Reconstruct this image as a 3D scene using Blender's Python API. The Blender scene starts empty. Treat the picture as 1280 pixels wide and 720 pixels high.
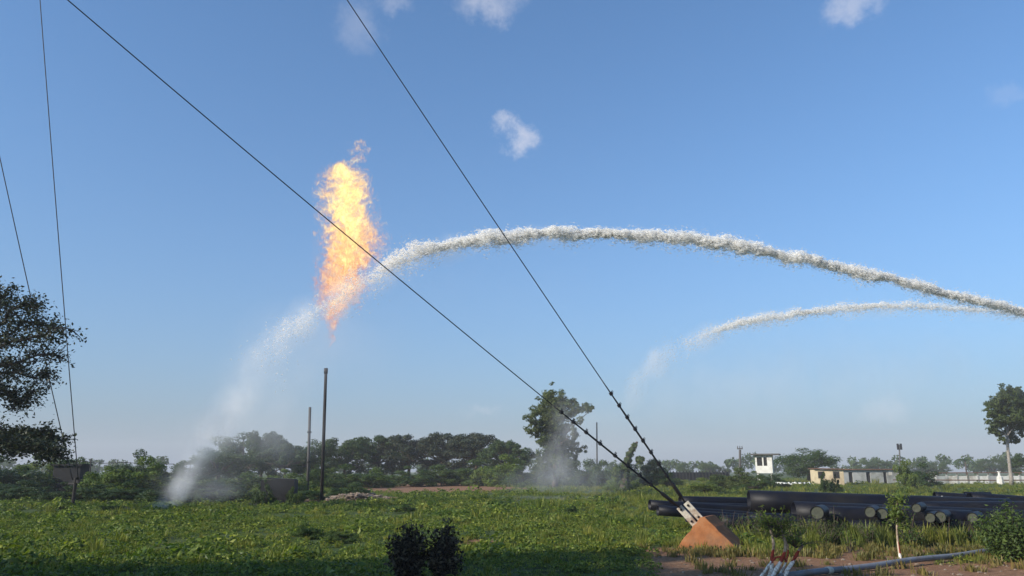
import bpy, math, random
import numpy as np
from mathutils import Vector, Matrix, noise as mnoise
from math import radians as R, sin, cos, tan, pi

sc = bpy.context.scene
rng = np.random.default_rng(11)
rnd = random.Random(5)

# ------------------------------------------------------------------ camera
CAM_H = 1.7
PITCH = R(13.4)
FPX = 960.0                      # focal length in pixels of a 1280 wide frame
cam_d = bpy.data.cameras.new('camera'); cam = bpy.data.objects.new('camera', cam_d)
sc.collection.objects.link(cam); sc.camera = cam
cam.location = (0, 0, CAM_H); cam.rotation_euler = (pi/2 + PITCH, 0, 0)
cam_d.sensor_width = 36; cam_d.lens = 36*FPX/1280; cam_d.clip_end = 6000; cam_d.clip_start = .05

# ------------------------------------------------------------------ light
SUN_AZ = R(60)      # how far left of straight behind the camera
SUN_EL = R(27)
SUN = Vector((-sin(SUN_AZ)*cos(SUN_EL), -cos(SUN_AZ)*cos(SUN_EL), sin(SUN_EL)))
sl = bpy.data.lights.new('sun', 'SUN'); so = bpy.data.objects.new('sun', sl); sc.collection.objects.link(so)
sl.energy = 4.8; sl.angle = R(0.5); sl.color = (1, .92, .80)
so.rotation_euler = SUN.to_track_quat('Z', 'Y').to_euler(); so.location = (-20, -20, 40)

sc.view_settings.view_transform = 'Standard'; sc.view_settings.look = 'None'
sc.view_settings.gamma = 1; sc.view_settings.exposure = 0.42
sc.view_settings.use_curve_mapping = False
sc.cycles.max_bounces = 10; sc.cycles.transparent_max_bounces = 40
sc.cycles.volume_bounces = 2; sc.cycles.diffuse_bounces = 8; sc.cycles.glossy_bounces = 2
sc.cycles.volume_max_steps = 512; sc.cycles.use_denoising = True
sc.cycles.sample_clamp_indirect = 4

# ------------------------------------------------------------------ pixel -> place
def ray(px, py):
    v = (px-640)/FPX; w = (360-py)/FPX
    return Vector((v, cos(PITCH)-w*sin(PITCH), sin(PITCH)+w*cos(PITCH)))
def P(px, py, Y):
    d = ray(px, py); return Vector((0, 0, CAM_H)) + d*(Y/d.y)
def G(px, py):
    d = ray(px, py); return Vector((0, 0, CAM_H)) + d*(-CAM_H/d.z)
def to_px(x, y, z=0):
    dz = z-CAM_H
    f = y*cos(PITCH)+dz*sin(PITCH); u = -y*sin(PITCH)+dz*cos(PITCH)
    return 640+FPX*x/f, 360-FPX*u/f
def ppm(Y): return FPX/(Y*1.0)*1.0

# ------------------------------------------------------------------ node helpers
class NT:
    def __init__(s, tree): s.t = tree; s.n = tree.nodes; s.l = tree.links
    def node(s, typ, ins=None, **kw):
        n = s.n.new(typ)
        for k, v in kw.items(): setattr(n, k, v)
        for k, v in (ins or {}).items():
            if hasattr(v, 'is_output') or isinstance(v, bpy.types.NodeSocket): s.l.new(v, n.inputs[k])
            else: n.inputs[k].default_value = v
        return n
    def math(s, op, a, b=0.0, c=0.0, clamp=False):
        n = s.n.new('ShaderNodeMath'); n.operation = op; n.use_clamp = clamp
        for i, v in enumerate((a, b, c)):
            if isinstance(v, bpy.types.NodeSocket): s.l.new(v, n.inputs[i])
            else: n.inputs[i].default_value = v
        return n.outputs[0]
    def vmath(s, op, a, b=(0, 0, 0), out=0):
        n = s.n.new('ShaderNodeVectorMath'); n.operation = op
        for i, v in enumerate((a, b)):
            if isinstance(v, bpy.types.NodeSocket): s.l.new(v, n.inputs[i])
            else: n.inputs[i].default_value = v
        return n.outputs[out]
    def noise(s, vec, scale, detail=4, rough=.55, dist=0.0):
        n = s.node('ShaderNodeTexNoise', {'Scale': scale, 'Detail': detail, 'Roughness': rough, 'Distortion': dist})
        if vec is not None: s.l.new(vec, n.inputs['Vector'])
        return n.outputs['Fac']
    def ramp(s, fac, stops, interp='LINEAR'):
        n = s.n.new('ShaderNodeValToRGB'); n.color_ramp.interpolation = interp
        e = n.color_ramp.elements
        while len(e) < len(stops): e.new(.5)
        for k, (p, c) in enumerate(stops):
            e[k].position = p; e[k].color = (*c, 1) if len(c) == 3 else c
        s.l.new(fac, n.inputs[0]); return n.outputs[0]
    def mapr(s, v, a, b, c=0.0, d=1.0, smooth=False):
        n = s.n.new('ShaderNodeMapRange'); n.interpolation_type = 'SMOOTHSTEP' if smooth else 'LINEAR'
        n.inputs[1].default_value = a; n.inputs[2].default_value = b
        n.inputs[3].default_value = c; n.inputs[4].default_value = d
        s.l.new(v, n.inputs[0]); return n.outputs[0]
    def mix(s, fac, a, b, mode='MIX'):
        n = s.n.new('ShaderNodeMix'); n.data_type = 'RGBA'; n.blend_type = mode
        for i, v in ((0, fac), (6, a), (7, b)):
            if isinstance(v, bpy.types.NodeSocket): s.l.new(v, n.inputs[i])
            else: n.inputs[i].default_value = v if i == 0 or len(v) == 4 else (*v, 1)
        return n.outputs[2]

# ------------------------------------------------------------------ world: sky with a few small clouds
wd = bpy.data.worlds.new('World'); sc.world = wd; wd.use_nodes = True
w = NT(wd.node_tree); w.n.clear()
sky = w.node('ShaderNodeTexSky', sky_type='NISHITA', sun_disc=False)
sky.sun_elevation = SUN_EL; sky.sun_rotation = math.atan2(SUN.x, SUN.y)
sky.altitude = 0; sky.air_density = 1.0; sky.dust_density = .8; sky.ozone_density = 6.0
tc = w.node('ShaderNodeTexCoord').outputs['Generated']
dirn = w.vmath('NORMALIZE', tc)
col = sky.outputs[0]
cl_total = None
def cloud(px, py, wid, hei, tilt, amt, seed):
    """a wisp round the direction (px, py); wid/hei in degrees"""
    global cl_total
    c = ray(px, py).normalized()
    right = Vector((c.y, -c.x, 0)).normalized(); up = right.cross(c)
    r2 = right*cos(tilt)+up*sin(tilt); u2 = up*cos(tilt)-right*sin(tilt)
    nz = w.node('ShaderNodeTexNoise', {'Scale': 30.0, 'Detail': 8.0, 'Roughness': .68})
    w.l.new(w.vmath('ADD', dirn, (seed, seed*2, 0)), nz.inputs['Vector'])
    off = w.vmath('MULTIPLY', w.vmath('SUBTRACT', nz.outputs['Color'], (.5, .5, .5)), (.07, .07, .07))
    dd = w.vmath('ADD', dirn, off)
    a = w.math('DIVIDE', w.vmath('DOT_PRODUCT', dd, tuple(r2), 1), R(wid))
    b = w.math('DIVIDE', w.vmath('DOT_PRODUCT', dd, tuple(u2), 1), R(hei))
    front = w.math('GREATER_THAN', w.vmath('DOT_PRODUCT', dirn, tuple(c), 1), 0)
    d = w.math('SQRT', w.math('ADD', w.math('MULTIPLY', a, a), w.math('MULTIPLY', b, b)))
    m = w.math('MULTIPLY', w.mapr(d, .0, 1.05, amt*.9, 0, True), front)
    cl_total = m if cl_total is None else w.math('MAXIMUM', cl_total, m)
cloud(647, 173, 1.7, 1.5, R(-40), .55, 1.3)
cloud(634, 155, 1.2, 1.1, R(-60), .42, 2.3)
cloud(610, 2, 3.0, 1.7, 0, .42, 3.1)
cloud(1065, 6, 2.2, 1.5, R(-10), .42, 4.7)
cloud(445, 30, 2.2, 2.2, R(40), .18, 5.2)
cloud(490, 5, 1.6, 1.2, 0, .22, 6.2)
cloud(1265, 118, 1.6, .8, 0, .10, 7.2)
cloud(1105, 515, 2.2, 1.4, 0, .22, 8.2)
cloud(598, 515, 1.6, .6, 0, .16, 9.2)
col = w.mix(1.0, col, (.88, 1.04, 1.05), 'MULTIPLY')
sz_ = w.node('ShaderNodeSeparateXYZ'); w.l.new(dirn, sz_.inputs[0])
low_air = w.math('MULTIPLY', w.math('POWER', 2.718, w.math('MULTIPLY', w.math('MAXIMUM', sz_.outputs[2], 0), -5.0)), .92)
col = w.mix(low_air, col, (1.22, 1.42, 1.95))
col = w.mix(w.math('MINIMUM', cl_total, 1), col, (4.6, 4.5, 4.8))
bg = w.node('ShaderNodeBackground', {'Color': col, 'Strength': .145})
w.l.new(bg.outputs[0], w.node('ShaderNodeOutputWorld').inputs[0])

# ------------------------------------------------------------------ mesh helpers
def link(o, parent=None):
    sc.collection.objects.link(o)
    if parent is not None: o.parent = parent
    return o
def tag(o, label=None, cat=None, group=None, kind=None):
    for k, v in (('label', label), ('category', cat), ('group', group), ('kind', kind)):
        if v: o[k] = v
    return o
def empty(name, loc, rz=0):
    o = bpy.data.objects.new(name, None); o.location = loc; o.rotation_euler = (0, 0, rz); return link(o)

class MB:
    """collects vertices and faces; everything may be given in world space relative to self.o"""
    def __init__(s, origin=(0, 0, 0)): s.v = []; s.f = []; s.n = 0; s.o = np.array(origin, float)
    def add(s, verts, faces):
        verts = np.asarray(verts, float).reshape(-1, 3); faces = np.asarray(faces)
        s.v.append(verts - s.o); s.f.extend((faces + s.n).tolist() if faces.ndim == 2 else [[i+s.n for i in f] for f in faces]); s.n += len(verts)
    def box(s, c, size, rot=None):
        x, y, z = [t/2 for t in size]
        v = np.array([[-x,-y,-z],[x,-y,-z],[x,y,-z],[-x,y,-z],[-x,-y,z],[x,-y,z],[x,y,z],[-x,y,z]])
        if rot is not None: v = v @ np.array(rot.to_3x3()).T
        s.add(v + np.array(c), [[0,3,2,1],[4,5,6,7],[0,1,5,4],[1,2,6,5],[2,3,7,6],[3,0,4,7]])
    def tube(s, path, rad, n=8, caps=True):
        path = [Vector(p) for p in path]; m = len(path)
        if not hasattr(rad, '__len__'): rad = [rad]*m
        rings = []
        t0 = (path[1]-path[0]).normalized()
        ref = Vector((0, 0, 1)) if abs(t0.z) < .9 else Vector((1, 0, 0))
        u = t0.cross(ref).normalized()
        for i, p in enumerate(path):
            t = (path[min(i+1, m-1)]-path[max(i-1, 0)]).normalized()
            u = (u - t*u.dot(t)).normalized(); vv = t.cross(u)
            rings.append([p+(u*cos(2*pi*k/n)+vv*sin(2*pi*k/n))*rad[i] for k in range(n)])
        V = [list(q) for r_ in rings for q in r_]
        F = [[i*n+k, i*n+(k+1) % n, (i+1)*n+(k+1) % n, (i+1)*n+k] for i in range(m-1) for k in range(n)]
        if caps: F += [list(range(n))[::-1], [(m-1)*n+k for k in range(n)]]
        s.add(V, F) if not caps else s._addl(V, F)
    def _addl(s, V, F):
        s.v.append(np.asarray(V, float)-s.o); s.f.extend([[i+s.n for i in f] for f in F]); s.n += len(V)
    def leaves(s, Pn, Nn, size, aspect=.45, fold=.0):
        """diamond leaves centred on Pn facing Nn"""
        k = len(Pn); Nn = Nn/np.maximum(np.linalg.norm(Nn, axis=1, keepdims=True), 1e-6)
        t = rng.normal(size=(k, 3)); t -= Nn*np.sum(t*Nn, axis=1, keepdims=True)
        t /= np.maximum(np.linalg.norm(t, axis=1, keepdims=True), 1e-6)
        b = np.cross(Nn, t); sz = (np.asarray(size)*np.ones(k))[:, None]
        V = np.stack([Pn-t*sz*.5, Pn+b*sz*aspect*.5-Nn*sz*fold, Pn+t*sz*.5, Pn-b*sz*aspect*.5-Nn*sz*fold], 1).reshape(-1, 3)
        F = np.arange(4*k).reshape(k, 4)
        s.v.append(V - s.o); s.f.extend((F+s.n).tolist()); s.n += 4*k
    def mesh(s, name, mat, smooth=False):
        me = bpy.data.meshes.new(name)
        me.from_pydata(np.concatenate(s.v).tolist() if s.v else [], [], s.f)
        if mat is not None:
            for m in (mat if isinstance(mat, (list, tuple)) else [mat]): me.materials.append(m)
        if smooth: me.polygons.foreach_set('use_smooth', [True]*len(me.polygons))
        me.update(); return me
    def build(s, name, mat, parent=None, smooth=False, loc=None):
        o = bpy.data.objects.new(name, s.mesh(name, mat, smooth)); link(o, parent)
        if loc is not None: o.location = loc
        return o

def bez(a, b, c, n=6):
    a, b, c = Vector(a), Vector(b), Vector(c)
    return [a*(1-t)**2+b*2*t*(1-t)+c*t*t for t in [i/n for i in range(n+1)]]
def rough_path(pts, n, amp, seed=0):
    """Catmull-Rom through pts with small wander"""
    pts = [Vector(p) for p in pts]; out = []
    q = [pts[0]*2-pts[1]]+pts+[pts[-1]*2-pts[-2]]
    for i in range(len(pts)-1):
        p0, p1, p2, p3 = q[i:i+4]
        for k in range(n):
            t = k/n
            out.append(.5*((2*p1)+(p2-p0)*t+(2*p0-5*p1+4*p2-p3)*t*t+(3*p1-p0-3*p2+p3)*t**3))
    out.append(pts[-1])
    return [p+mnoise.noise_vector(p*1.3+Vector((seed, 0, 0)))*amp for p in out]

# ------------------------------------------------------------------ materials
def mat(name):
    m = bpy.data.materials.new(name); m.use_nodes = True; t = NT(m.node_tree); t.n.clear()
    return m, t, t.node('ShaderNodeOutputMaterial')
def solid(name, c1, c2=None, rough=.7, scale=4, bump=.0, metal=0, spec=.4, detail=6, c3=None, grime=None):
    m, t, out = mat(name)
    tcc = t.node('ShaderNodeTexCoord').outputs['Object']
    c2 = c2 or tuple(x*.7 for x in c1)
    nz = t.noise(tcc, scale, detail, .65)
    st = [(.3, c2), (.7, c1)] if not c3 else [(.28, c2), (.5, c1), (.72, c3)]
    cc = t.ramp(nz, st)
    if grime:
        cc = t.mix(t.mapr(t.noise(tcc, scale*.35, 8, .7), .48, .68), cc, grime)
    b = t.node('ShaderNodeBsdfPrincipled', {'Base Color': cc, 'Roughness': rough, 'Metallic': metal, 'Specular IOR Level': spec})
    if bump:
        bp = t.node('ShaderNodeBump', {'Strength': bump, 'Distance': .02, 'Height': t.noise(tcc, scale*6, 6, .7)})
        t.l.new(bp.outputs[0], b.inputs['Normal'])
    t.l.new(b.outputs[0], out.inputs[0]); return m
def leafmat(name, c1, c2, c3, transl=.35, patch=.25, gloss=.25, patch_scale=.12):
    m, t, out = mat(name)
    isl = t.node('ShaderNodeNewGeometry'); rp = isl.outputs['Random Per Island']
    cc = t.ramp(rp, [(0, c1), (.5, c2), (1, c3)])
    nz = t.noise(isl.outputs['Position'], patch_scale, 5, .65)
    cc = t.mix(t.mapr(nz, .35, .65, 0, 1), cc, t.mix(1.0, cc, (.50, .66, .45), 'MULTIPLY'))
    orr = t.node('ShaderNodeObjectInfo').outputs['Random']
    cc = t.mix(t.math('MULTIPLY', orr, patch), cc, t.mix(1.0, cc, (1.5, 1.25, .8), 'MULTIPLY'))
    b = t.node('ShaderNodeBsdfPrincipled', {'Base Color': cc, 'Roughness': .5, 'Specular IOR Level': gloss})
    tr = t.node('ShaderNodeBsdfTranslucent', {'Color': t.mix(1.0, cc, (1.2, 1.3, .6), 'MULTIPLY')})
    mx = t.node('ShaderNodeMixShader', {0: transl}); t.l.new(b.outputs[0], mx.inputs[1]); t.l.new(tr.outputs[0], mx.inputs[2])
    t.l.new(mx.outputs[0], out.inputs[0]); return m

M = {}
M['leaf_mid'] = leafmat('leaf_mid', (.042, .070, .018), (.068, .105, .026), (.105, .145, .036))
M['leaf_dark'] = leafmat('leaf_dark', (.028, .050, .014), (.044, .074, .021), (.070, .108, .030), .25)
M['leaf_olive'] = leafmat('leaf_olive', (.052, .076, .026), (.085, .11, .038), (.13, .15, .052))
M['leaf_bright'] = leafmat('leaf_bright', (.070, .110, .018), (.12, .165, .028), (.19, .22, .045))
M['leaf_black'] = leafmat('leaf_black', (.020, .027, .014), (.034, .043, .022), (.055, .066, .034), .12)
M['leaf_purple'] = leafmat('leaf_purple', (.016, .011, .009), (.032, .022, .018), (.17, .13, .10), .10, .1, .08)
M['leaf_sap'] = leafmat('leaf_sap', (.06, .10, .02), (.11, .15, .03), (.18, .20, .05))
M['leaf_field'] = leafmat('leaf_field', (.040, .070, .014), (.105, .155, .026), (.27, .30, .058), .38, .7, .25, .22)
M['blade_field'] = leafmat('blade_field', (.095, .12, .028), (.18, .20, .05), (.30, .28, .10), .38, .7, .2, .22)
M['blade_dry'] = leafmat('blade_dry', (.16, .12, .05), (.22, .17, .07), (.12, .13, .04), .3, .4, .2)
M['bark'] = solid('bark', (.10, .075, .055), (.045, .035, .028), .9, 6, .6)
M['bark_pale'] = solid('bark_pale', (.30, .27, .23), (.16, .14, .12), .9, 5, .4)
M['bark_dark'] = solid('bark_dark', (.035, .028, .024), (.018, .015, .013), .95, 6, .5)
M['concrete_orange'] = solid('concrete_orange', (.29, .115, .045), (.18, .07, .03), .92, 3.2, .6, c3=(.33, .16, .075), grime=(.16, .085, .05), spec=.2)
M['white_steel'] = solid('white_steel', (.62, .58, .48), (.45, .42, .34), .6, 14, .1, grime=(.22, .13, .08))
M['dark_steel'] = solid('dark_steel', (.03, .028, .03), (.015, .014, .015), .55, 20, .2, .3)
M['wire'] = solid('wire', (.035, .035, .04), (.02, .02, .022), .6, 30, .1, .4)
M['pipe_black'] = solid('pipe_black', (.0045, .0055, .012), (.0028, .0034, .007), .5, 1.6, .25, grime=(.013, .012, .012), spec=.2)
M['pipe_inner'] = solid('pipe_inner', (.012, .012, .014), None, .8, 5)
M['bore_daylight'] = solid('bore_daylight', (.065, .07, .048), (.025, .029, .02), .8, 9, .2)  # pale tone painted for the light seen down the open bores
M['grey_pipe'] = solid('grey_pipe', (.20, .21, .23), (.12, .125, .14), .55, 5, .2, grime=(.16, .10, .065))
M['pole'] = solid('pole', (.026, .023, .021), (.014, .012, .012), .85, 8, .4)
M['pole_far'] = solid('pole_far', (.09, .085, .08), (.06, .055, .05), .85, 8, .2)
M['white_wall'] = solid('white_wall', (.68, .67, .62), (.50, .48, .43), .9, 1.5, .2, grime=(.30, .26, .21))
M['grey_wall'] = solid('grey_wall', (.38, .39, .37), (.28, .28, .27), .9, .8, .2, grime=(.14, .14, .12))
M['cream_wall'] = solid('cream_wall', (.62, .52, .34), (.46, .37, .24), .9, 1.2, .2, grime=(.28, .21, .13))
M['rust_roof'] = solid('rust_roof', (.16, .085, .05), (.09, .05, .035), .85, 2, .3)
M['slab'] = solid('slab', (.10, .095, .09), (.06, .055, .05), .9, 3, .3)
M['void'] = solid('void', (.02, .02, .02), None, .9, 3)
M['dark_block'] = solid('dark_block', (.018, .018, .019), (.010, .010, .010), .9, 3, .4)
M['rubble'] = solid('rubble', (.20, .15, .11), (.07, .055, .04), .95, 2.5, .4, c3=(.34, .28, .21))
M['cloth'] = solid('cloth', (.70, .69, .62), (.55, .53, .46), .9, 3, .2)

# painted trunks: white lime at the foot, a red oxide band above, bare bark on top
def painted(name, z1, z2, one_side=False):
    m, t, out = mat(name)
    tcc = t.node('ShaderNodeTexCoord').outputs['Object']; s = t.node('ShaderNodeSeparateXYZ'); t.l.new(tcc, s.inputs[0])
    nz = t.noise(tcc, 14, 6, .7); z = t.math('ADD', s.outputs[2], t.math('MULTIPLY', t.math('SUBTRACT', nz, .5), .22))
    bark = t.ramp(nz, [(.35, (.14, .10, .07)), (.6, (.36, .29, .21))])
    white = t.mix(t.mapr(t.noise(tcc, 22, 5, .7), .48, .62), (.78, .75, .68), (.34, .27, .21))
    red = t.ramp(nz, [(.35, (.16, .022, .015)), (.65, (.34, .055, .03))])
    if one_side:
        c = t.mix(t.math('LESS_THAN', z, z2), bark, t.mix(t.math('GREATER_THAN', s.outputs[0], .004), (.46, .38, .28), red))
        c = t.mix(t.math('LESS_THAN', z, z1), c, white)
    else:
        c = t.mix(t.math('LESS_THAN', z, z2), bark, red); c = t.mix(t.math('LESS_THAN', z, z1), c, white)
    b = t.node('ShaderNodeBsdfPrincipled', {'Base Color': c, 'Roughness': .9, 'Specular IOR Level': .2})
    bp = t.node('ShaderNodeBump', {'Strength': .5, 'Distance': .01, 'Height': nz}); t.l.new(bp.outputs[0], b.inputs['Normal'])
    t.l.new(b.outputs[0], out.inputs[0]); return m
M['painted'] = painted('painted', .29, .46)
M['painted_side'] = painted('painted_side', .10, .34, True)

# ------------------------------------------------------------------ ground
def fbm(x, y, s, o=0.0, oct=3):
    a = 0; amp = 1; tot = 0
    for k in range(oct):
        a += amp*mnoise.noise(Vector((x*s+o, y*s-o, o*.37+k*7.1))); tot += amp; amp *= .5; s *= 2
    return a/tot
def sstep(a, b, x):
    t = min(1, max(0, (x-a)/(b-a))); return t*t*(3-2*t)
def dirt_at(x, y):
    """0 overgrown .. 1 bare soil; real patches of the field"""
    if y < 4: return .3
    px, py = to_px(x, y); n = fbm(x, y, .45, 3.1)
    d = 0
    edge = 689 - 7*sstep(960, 1060, px)
    a = sstep(edge-4, edge+6, py+n*16)*sstep(770, 850, px+n*60)
    green = math.exp(-((px-1215)/75)**2-((py-699)/6)**2)
    d = max(d, a*(1-.7*green))
    d = max(d, sstep(1.15, .7, math.hypot((px-545)/112, (py-609.5)/7.5)+n*.5))
    d = max(d, sstep(1.2, .6, math.hypot((px-430)/75, (py-624)/8)+n*.7)*.9)
    d = max(d, sstep(1.2, .5, math.hypot((px-595)/28, (py-677)/4)+n)*.8)
    d = max(d, sstep(1.2, .5, math.hypot((px-700)/120, (py-645)/5)+n)*.35)
    return d
def dark_at(x, y):  # left strip: dark soil plus bush shadow; under the pipe heap: painted shade
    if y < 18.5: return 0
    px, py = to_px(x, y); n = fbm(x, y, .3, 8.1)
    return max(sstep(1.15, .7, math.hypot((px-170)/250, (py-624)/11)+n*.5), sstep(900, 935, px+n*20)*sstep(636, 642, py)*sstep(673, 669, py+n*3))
def ground_h(x, y):
    return .10*fbm(x, y, .12, 1.7, 2)*min(1, max(0, (y-6)/6)) - .02
N1 = 240
uu = np.linspace(-1, 1, N1); gx = 900*(.02*uu+.98*np.sign(uu)*np.abs(uu)**3)
vv = np.linspace(-.45, 1, 260); gy = 16+1300*(.02*vv+.98*np.sign(vv)*np.abs(vv)**3)
V = []; A1 = []; A2 = []
for y in gy:
    for x in gx:
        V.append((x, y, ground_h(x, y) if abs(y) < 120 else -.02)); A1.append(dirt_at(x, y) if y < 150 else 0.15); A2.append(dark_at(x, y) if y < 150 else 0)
F = [[j*N1+i, j*N1+i+1, (j+1)*N1+i+1, (j+1)*N1+i] for j in range(len(gy)-1) for i in range(N1-1)]
me = bpy.data.meshes.new('ground'); me.from_pydata(V, [], F)
for nm, A in (('bare', A1), ('humus_shade', A2)):
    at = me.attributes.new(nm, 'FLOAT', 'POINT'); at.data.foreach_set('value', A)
me.polygons.foreach_set('use_smooth', [True]*len(F))
gm, t, out = mat('field_soil')
pos = t.node('ShaderNodeNewGeometry').outputs['Position']
bare = t.node('ShaderNodeAttribute', attribute_name='bare').outputs['Fac']
hum_shade = t.node('ShaderNodeAttribute', attribute_name='humus_shade').outputs['Fac']
fine = t.noise(pos, 9, 8, .7); big = t.noise(pos, .5, 6, .7)
soil = t.ramp(fine, [(.3, (.12, .065, .035)), (.5, (.23, .125, .068)), (.72, (.34, .22, .13))])
soil = t.mix(t.mapr(big, .4, .65, 0, .6), soil, (.20, .10, .055))
grass = t.ramp(t.noise(pos, 3, 8, .75), [(.3, (.028, .042, .012)), (.55, (.055, .085, .022)), (.75, (.10, .12, .035))])
grass = t.mix(t.mapr(t.noise(pos, .06, 4, .6), .4, .7, 0, .5), grass, (.09, .10, .035))
c = t.mix(t.mapr(t.math('ADD', bare, t.math('MULTIPLY', t.math('SUBTRACT', fine, .5), .5)), .3, .6), grass, soil)
c = t.mix(t.math('MULTIPLY', hum_shade, .8), c, (.018, .018, .013))  # darkens the soil colour for humus and for shade below the pipes
b = t.node('ShaderNodeBsdfPrincipled', {'Base Color': c, 'Roughness': .95, 'Specular IOR Level': .15})
bp = t.node('ShaderNodeBump', {'Strength': .9, 'Distance': .06, 'Height': t.noise(pos, 7, 8, .75)})
t.l.new(bp.outputs[0], b.inputs['Normal']); t.l.new(b.outputs[0], out.inputs[0])
me.materials.append(gm)
tag(link(bpy.data.objects.new('ground', me)), kind='structure')

# ------------------------------------------------------------------ scattered ground cover (geometry nodes instances)
def tuft(kind, k):
    mb = MB()
    if kind == 'leafy':
        n = 60; a = rng.uniform(0, 2*pi, n); r = .34*np.sqrt(rng.uniform(0, 1, n))
        z = .22*(1-(r/.36)**2)*rng.uniform(.35, 1.0, n)+.02
        Pn = np.stack([r*np.cos(a), r*np.sin(a), z], 1)
        Nn = np.stack([np.cos(a)*r*2.2, np.sin(a)*r*2.2, np.full(n, .8)], 1)+rng.normal(0, .45, (n, 3))
        mb.leaves(Pn, Nn, rng.uniform(.055, .125, n), .6, .12)
    else:
        n = 46
        h0 = {'blade': .30, 'dry': .16, 'tall': .75}[kind]
        for i in range(n):
            a = rng.uniform(0, 2*pi); r = rng.uniform(0, .20 if kind != 'tall' else .25); h = h0*rng.uniform(.4, 1.1)
            b0 = np.array([r*cos(a), r*sin(a), 0]); ln = rng.uniform(.1, .6)*h; a2 = a+rng.normal(0, .8)
            tip = b0+np.array([cos(a2)*ln, sin(a2)*ln, h]); midp = b0+np.array([cos(a2)*ln*.35, sin(a2)*ln*.35, h*.6])
            wv = np.array([-sin(a2), cos(a2), 0])*(.011 if kind != 'tall' else .018)*rng.uniform(.6, 1.4)
            mb.add([b0-wv, b0+wv, midp+wv*.8, midp-wv*.8, tip], [[0, 1, 2, 3]])
            mb.f.append([mb.n-5+3, mb.n-5+2, mb.n-5+4])
    mt = {'leafy': 'leaf_field', 'blade': 'blade_field', 'dry': 'blade_dry', 'tall': 'blade_field'}[kind]
    return bpy.data.objects.new({'leafy': 'leafy_tuft', 'blade': 'grass_tuft', 'dry': 'dry_tuft', 'tall': 'tall_tuft'}[kind], mb.mesh('tuft', M[mt]))
def scatter(name, protos, pts, scl, label, cat):
    coll = bpy.data.collections.new(name+'_source')
    for p in protos: coll.objects.link(p)
    me = bpy.data.meshes.new(name); me.from_pydata(pts, [], [])
    a = me.attributes.new('size', 'FLOAT', 'POINT'); a.data.foreach_set('value', scl)
    o = link(bpy.data.objects.new(name, me)); tag(o, label, cat, kind='stuff')
    ng = bpy.data.node_groups.new(name, 'GeometryNodeTree')
    ng.interface.new_socket('Geometry', in_out='INPUT', socket_type='NodeSocketGeometry')
    ng.interface.new_socket('Geometry', in_out='OUTPUT', socket_type='NodeSocketGeometry')
    n, l = ng.nodes, ng.links
    gi = n.new('NodeGroupInput'); go = n.new('NodeGroupOutput')
    m2p = n.new('GeometryNodeMeshToPoints'); iop = n.new('GeometryNodeInstanceOnPoints')
    ci = n.new('GeometryNodeCollectionInfo'); ci.inputs['Collection'].default_value = coll
    ci.inputs['Separate Children'].default_value = True; ci.inputs['Reset Children'].default_value = True
    na = n.new('GeometryNodeInputNamedAttribute'); na.data_type = 'FLOAT'; na.inputs[0].default_value = 'size'
    rv = n.new('FunctionNodeRandomValue'); rv.data_type = 'FLOAT_VECTOR'
    rv.inputs[0].default_value = (-.18, -.18, 0); rv.inputs[1].default_value = (.18, .18, 6.283)
    ri = n.new('FunctionNodeRandomValue'); ri.data_type = 'INT'; ri.inputs[4].default_value = 0; ri.inputs[5].default_value = len(protos)-1
    l.new(gi.outputs[0], m2p.inputs[0]); l.new(m2p.outputs[0], iop.inputs['Points'])
    l.new(ci.outputs[0], iop.inputs['Instance']); iop.inputs['Pick Instance'].default_value = True
    l.new(ri.outputs[2], iop.inputs['Instance Index']); l.new(rv.outputs[0], iop.inputs['Rotation'])
    l.new(na.outputs[0], iop.inputs['Scale']); l.new(iop.outputs[0], go.inputs[0])
    md = o.modifiers.new('scatter', 'NODES'); md.node_group = ng
    return o
def field_points(y0, y1, dens, spread=.80):
    """points of a fan wider than the view"""
    area = spread*(y1*y1-y0*y0); n = int(area*dens)
    ys = np.sqrt(rng.uniform(0, 1, n)*(y1*y1-y0*y0)+y0*y0); xs = rng.uniform(-spread, spread, n)*ys
    return xs, ys
leafy, blades, dry = [], [], []
for y0, y1, dens, s in ((8.5, 18, 25, .70), (18, 32, 19, .68), (32, 60, 7, .95), (60, 100, 1.6, 1.3), (100, 170, .35, 1.8)):
    xs, ys = field_points(y0, y1, dens)
    for x, y in zip(xs, ys):
        d = dirt_at(x, y); n = fbm(x, y, .16, 5.5); hm = dark_at(x, y)
        if fbm(x, y, .55, 21.0)*1.3+fbm(x, y, .13, 31.0) < -.32 and rnd.random() < .8: continue
        if rnd.random() < (d*1.25-.02 if y < 18 else d*1.05-.02) or rnd.random() < hm*(.55 if y > 30 else .95): 
            if y < 19 and d > .35 and rnd.random() < .06: dry.append((x, y, ground_h(x, y), rnd.uniform(.5, 1.2)))
            continue
        z = ground_h(x, y)
        side = sstep(-2, 9, x+n*8)
        sz = s*rnd.uniform(.45, 1.35)*(1.8 if rnd.random() < .06 else 1)*(1+1.3*n)*(.75+.5*max(0, fbm(x, y, .9, 11.0)+.3))
        if rnd.random() < .25+.5*side: blades.append((x, y, z, sz*(.75 if y < 60 else .6)))
        else: leafy.append((x, y, z, sz*(.95 if x < 4 else .8)))
Z = lambda L: ([(a, b, c_) for a, b, c_, _ in L], [q[3] for q in L])
scatter('ground_cover', [tuft('leafy', k) for k in range(5)], *Z(leafy), 'low green creeping leaves covering the open field', 'ground cover')
scatter('grass', [tuft('blade', k) for k in range(4)], *Z(blades), 'green grass tufts mixed through the field', 'grass')
for k in range(130):
    p = G(rnd.uniform(830, 1270), rnd.uniform(683, 697)); dry.append((p.x, p.y, ground_h(p.x, p.y), rnd.uniform(.6, 1.3)))
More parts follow.
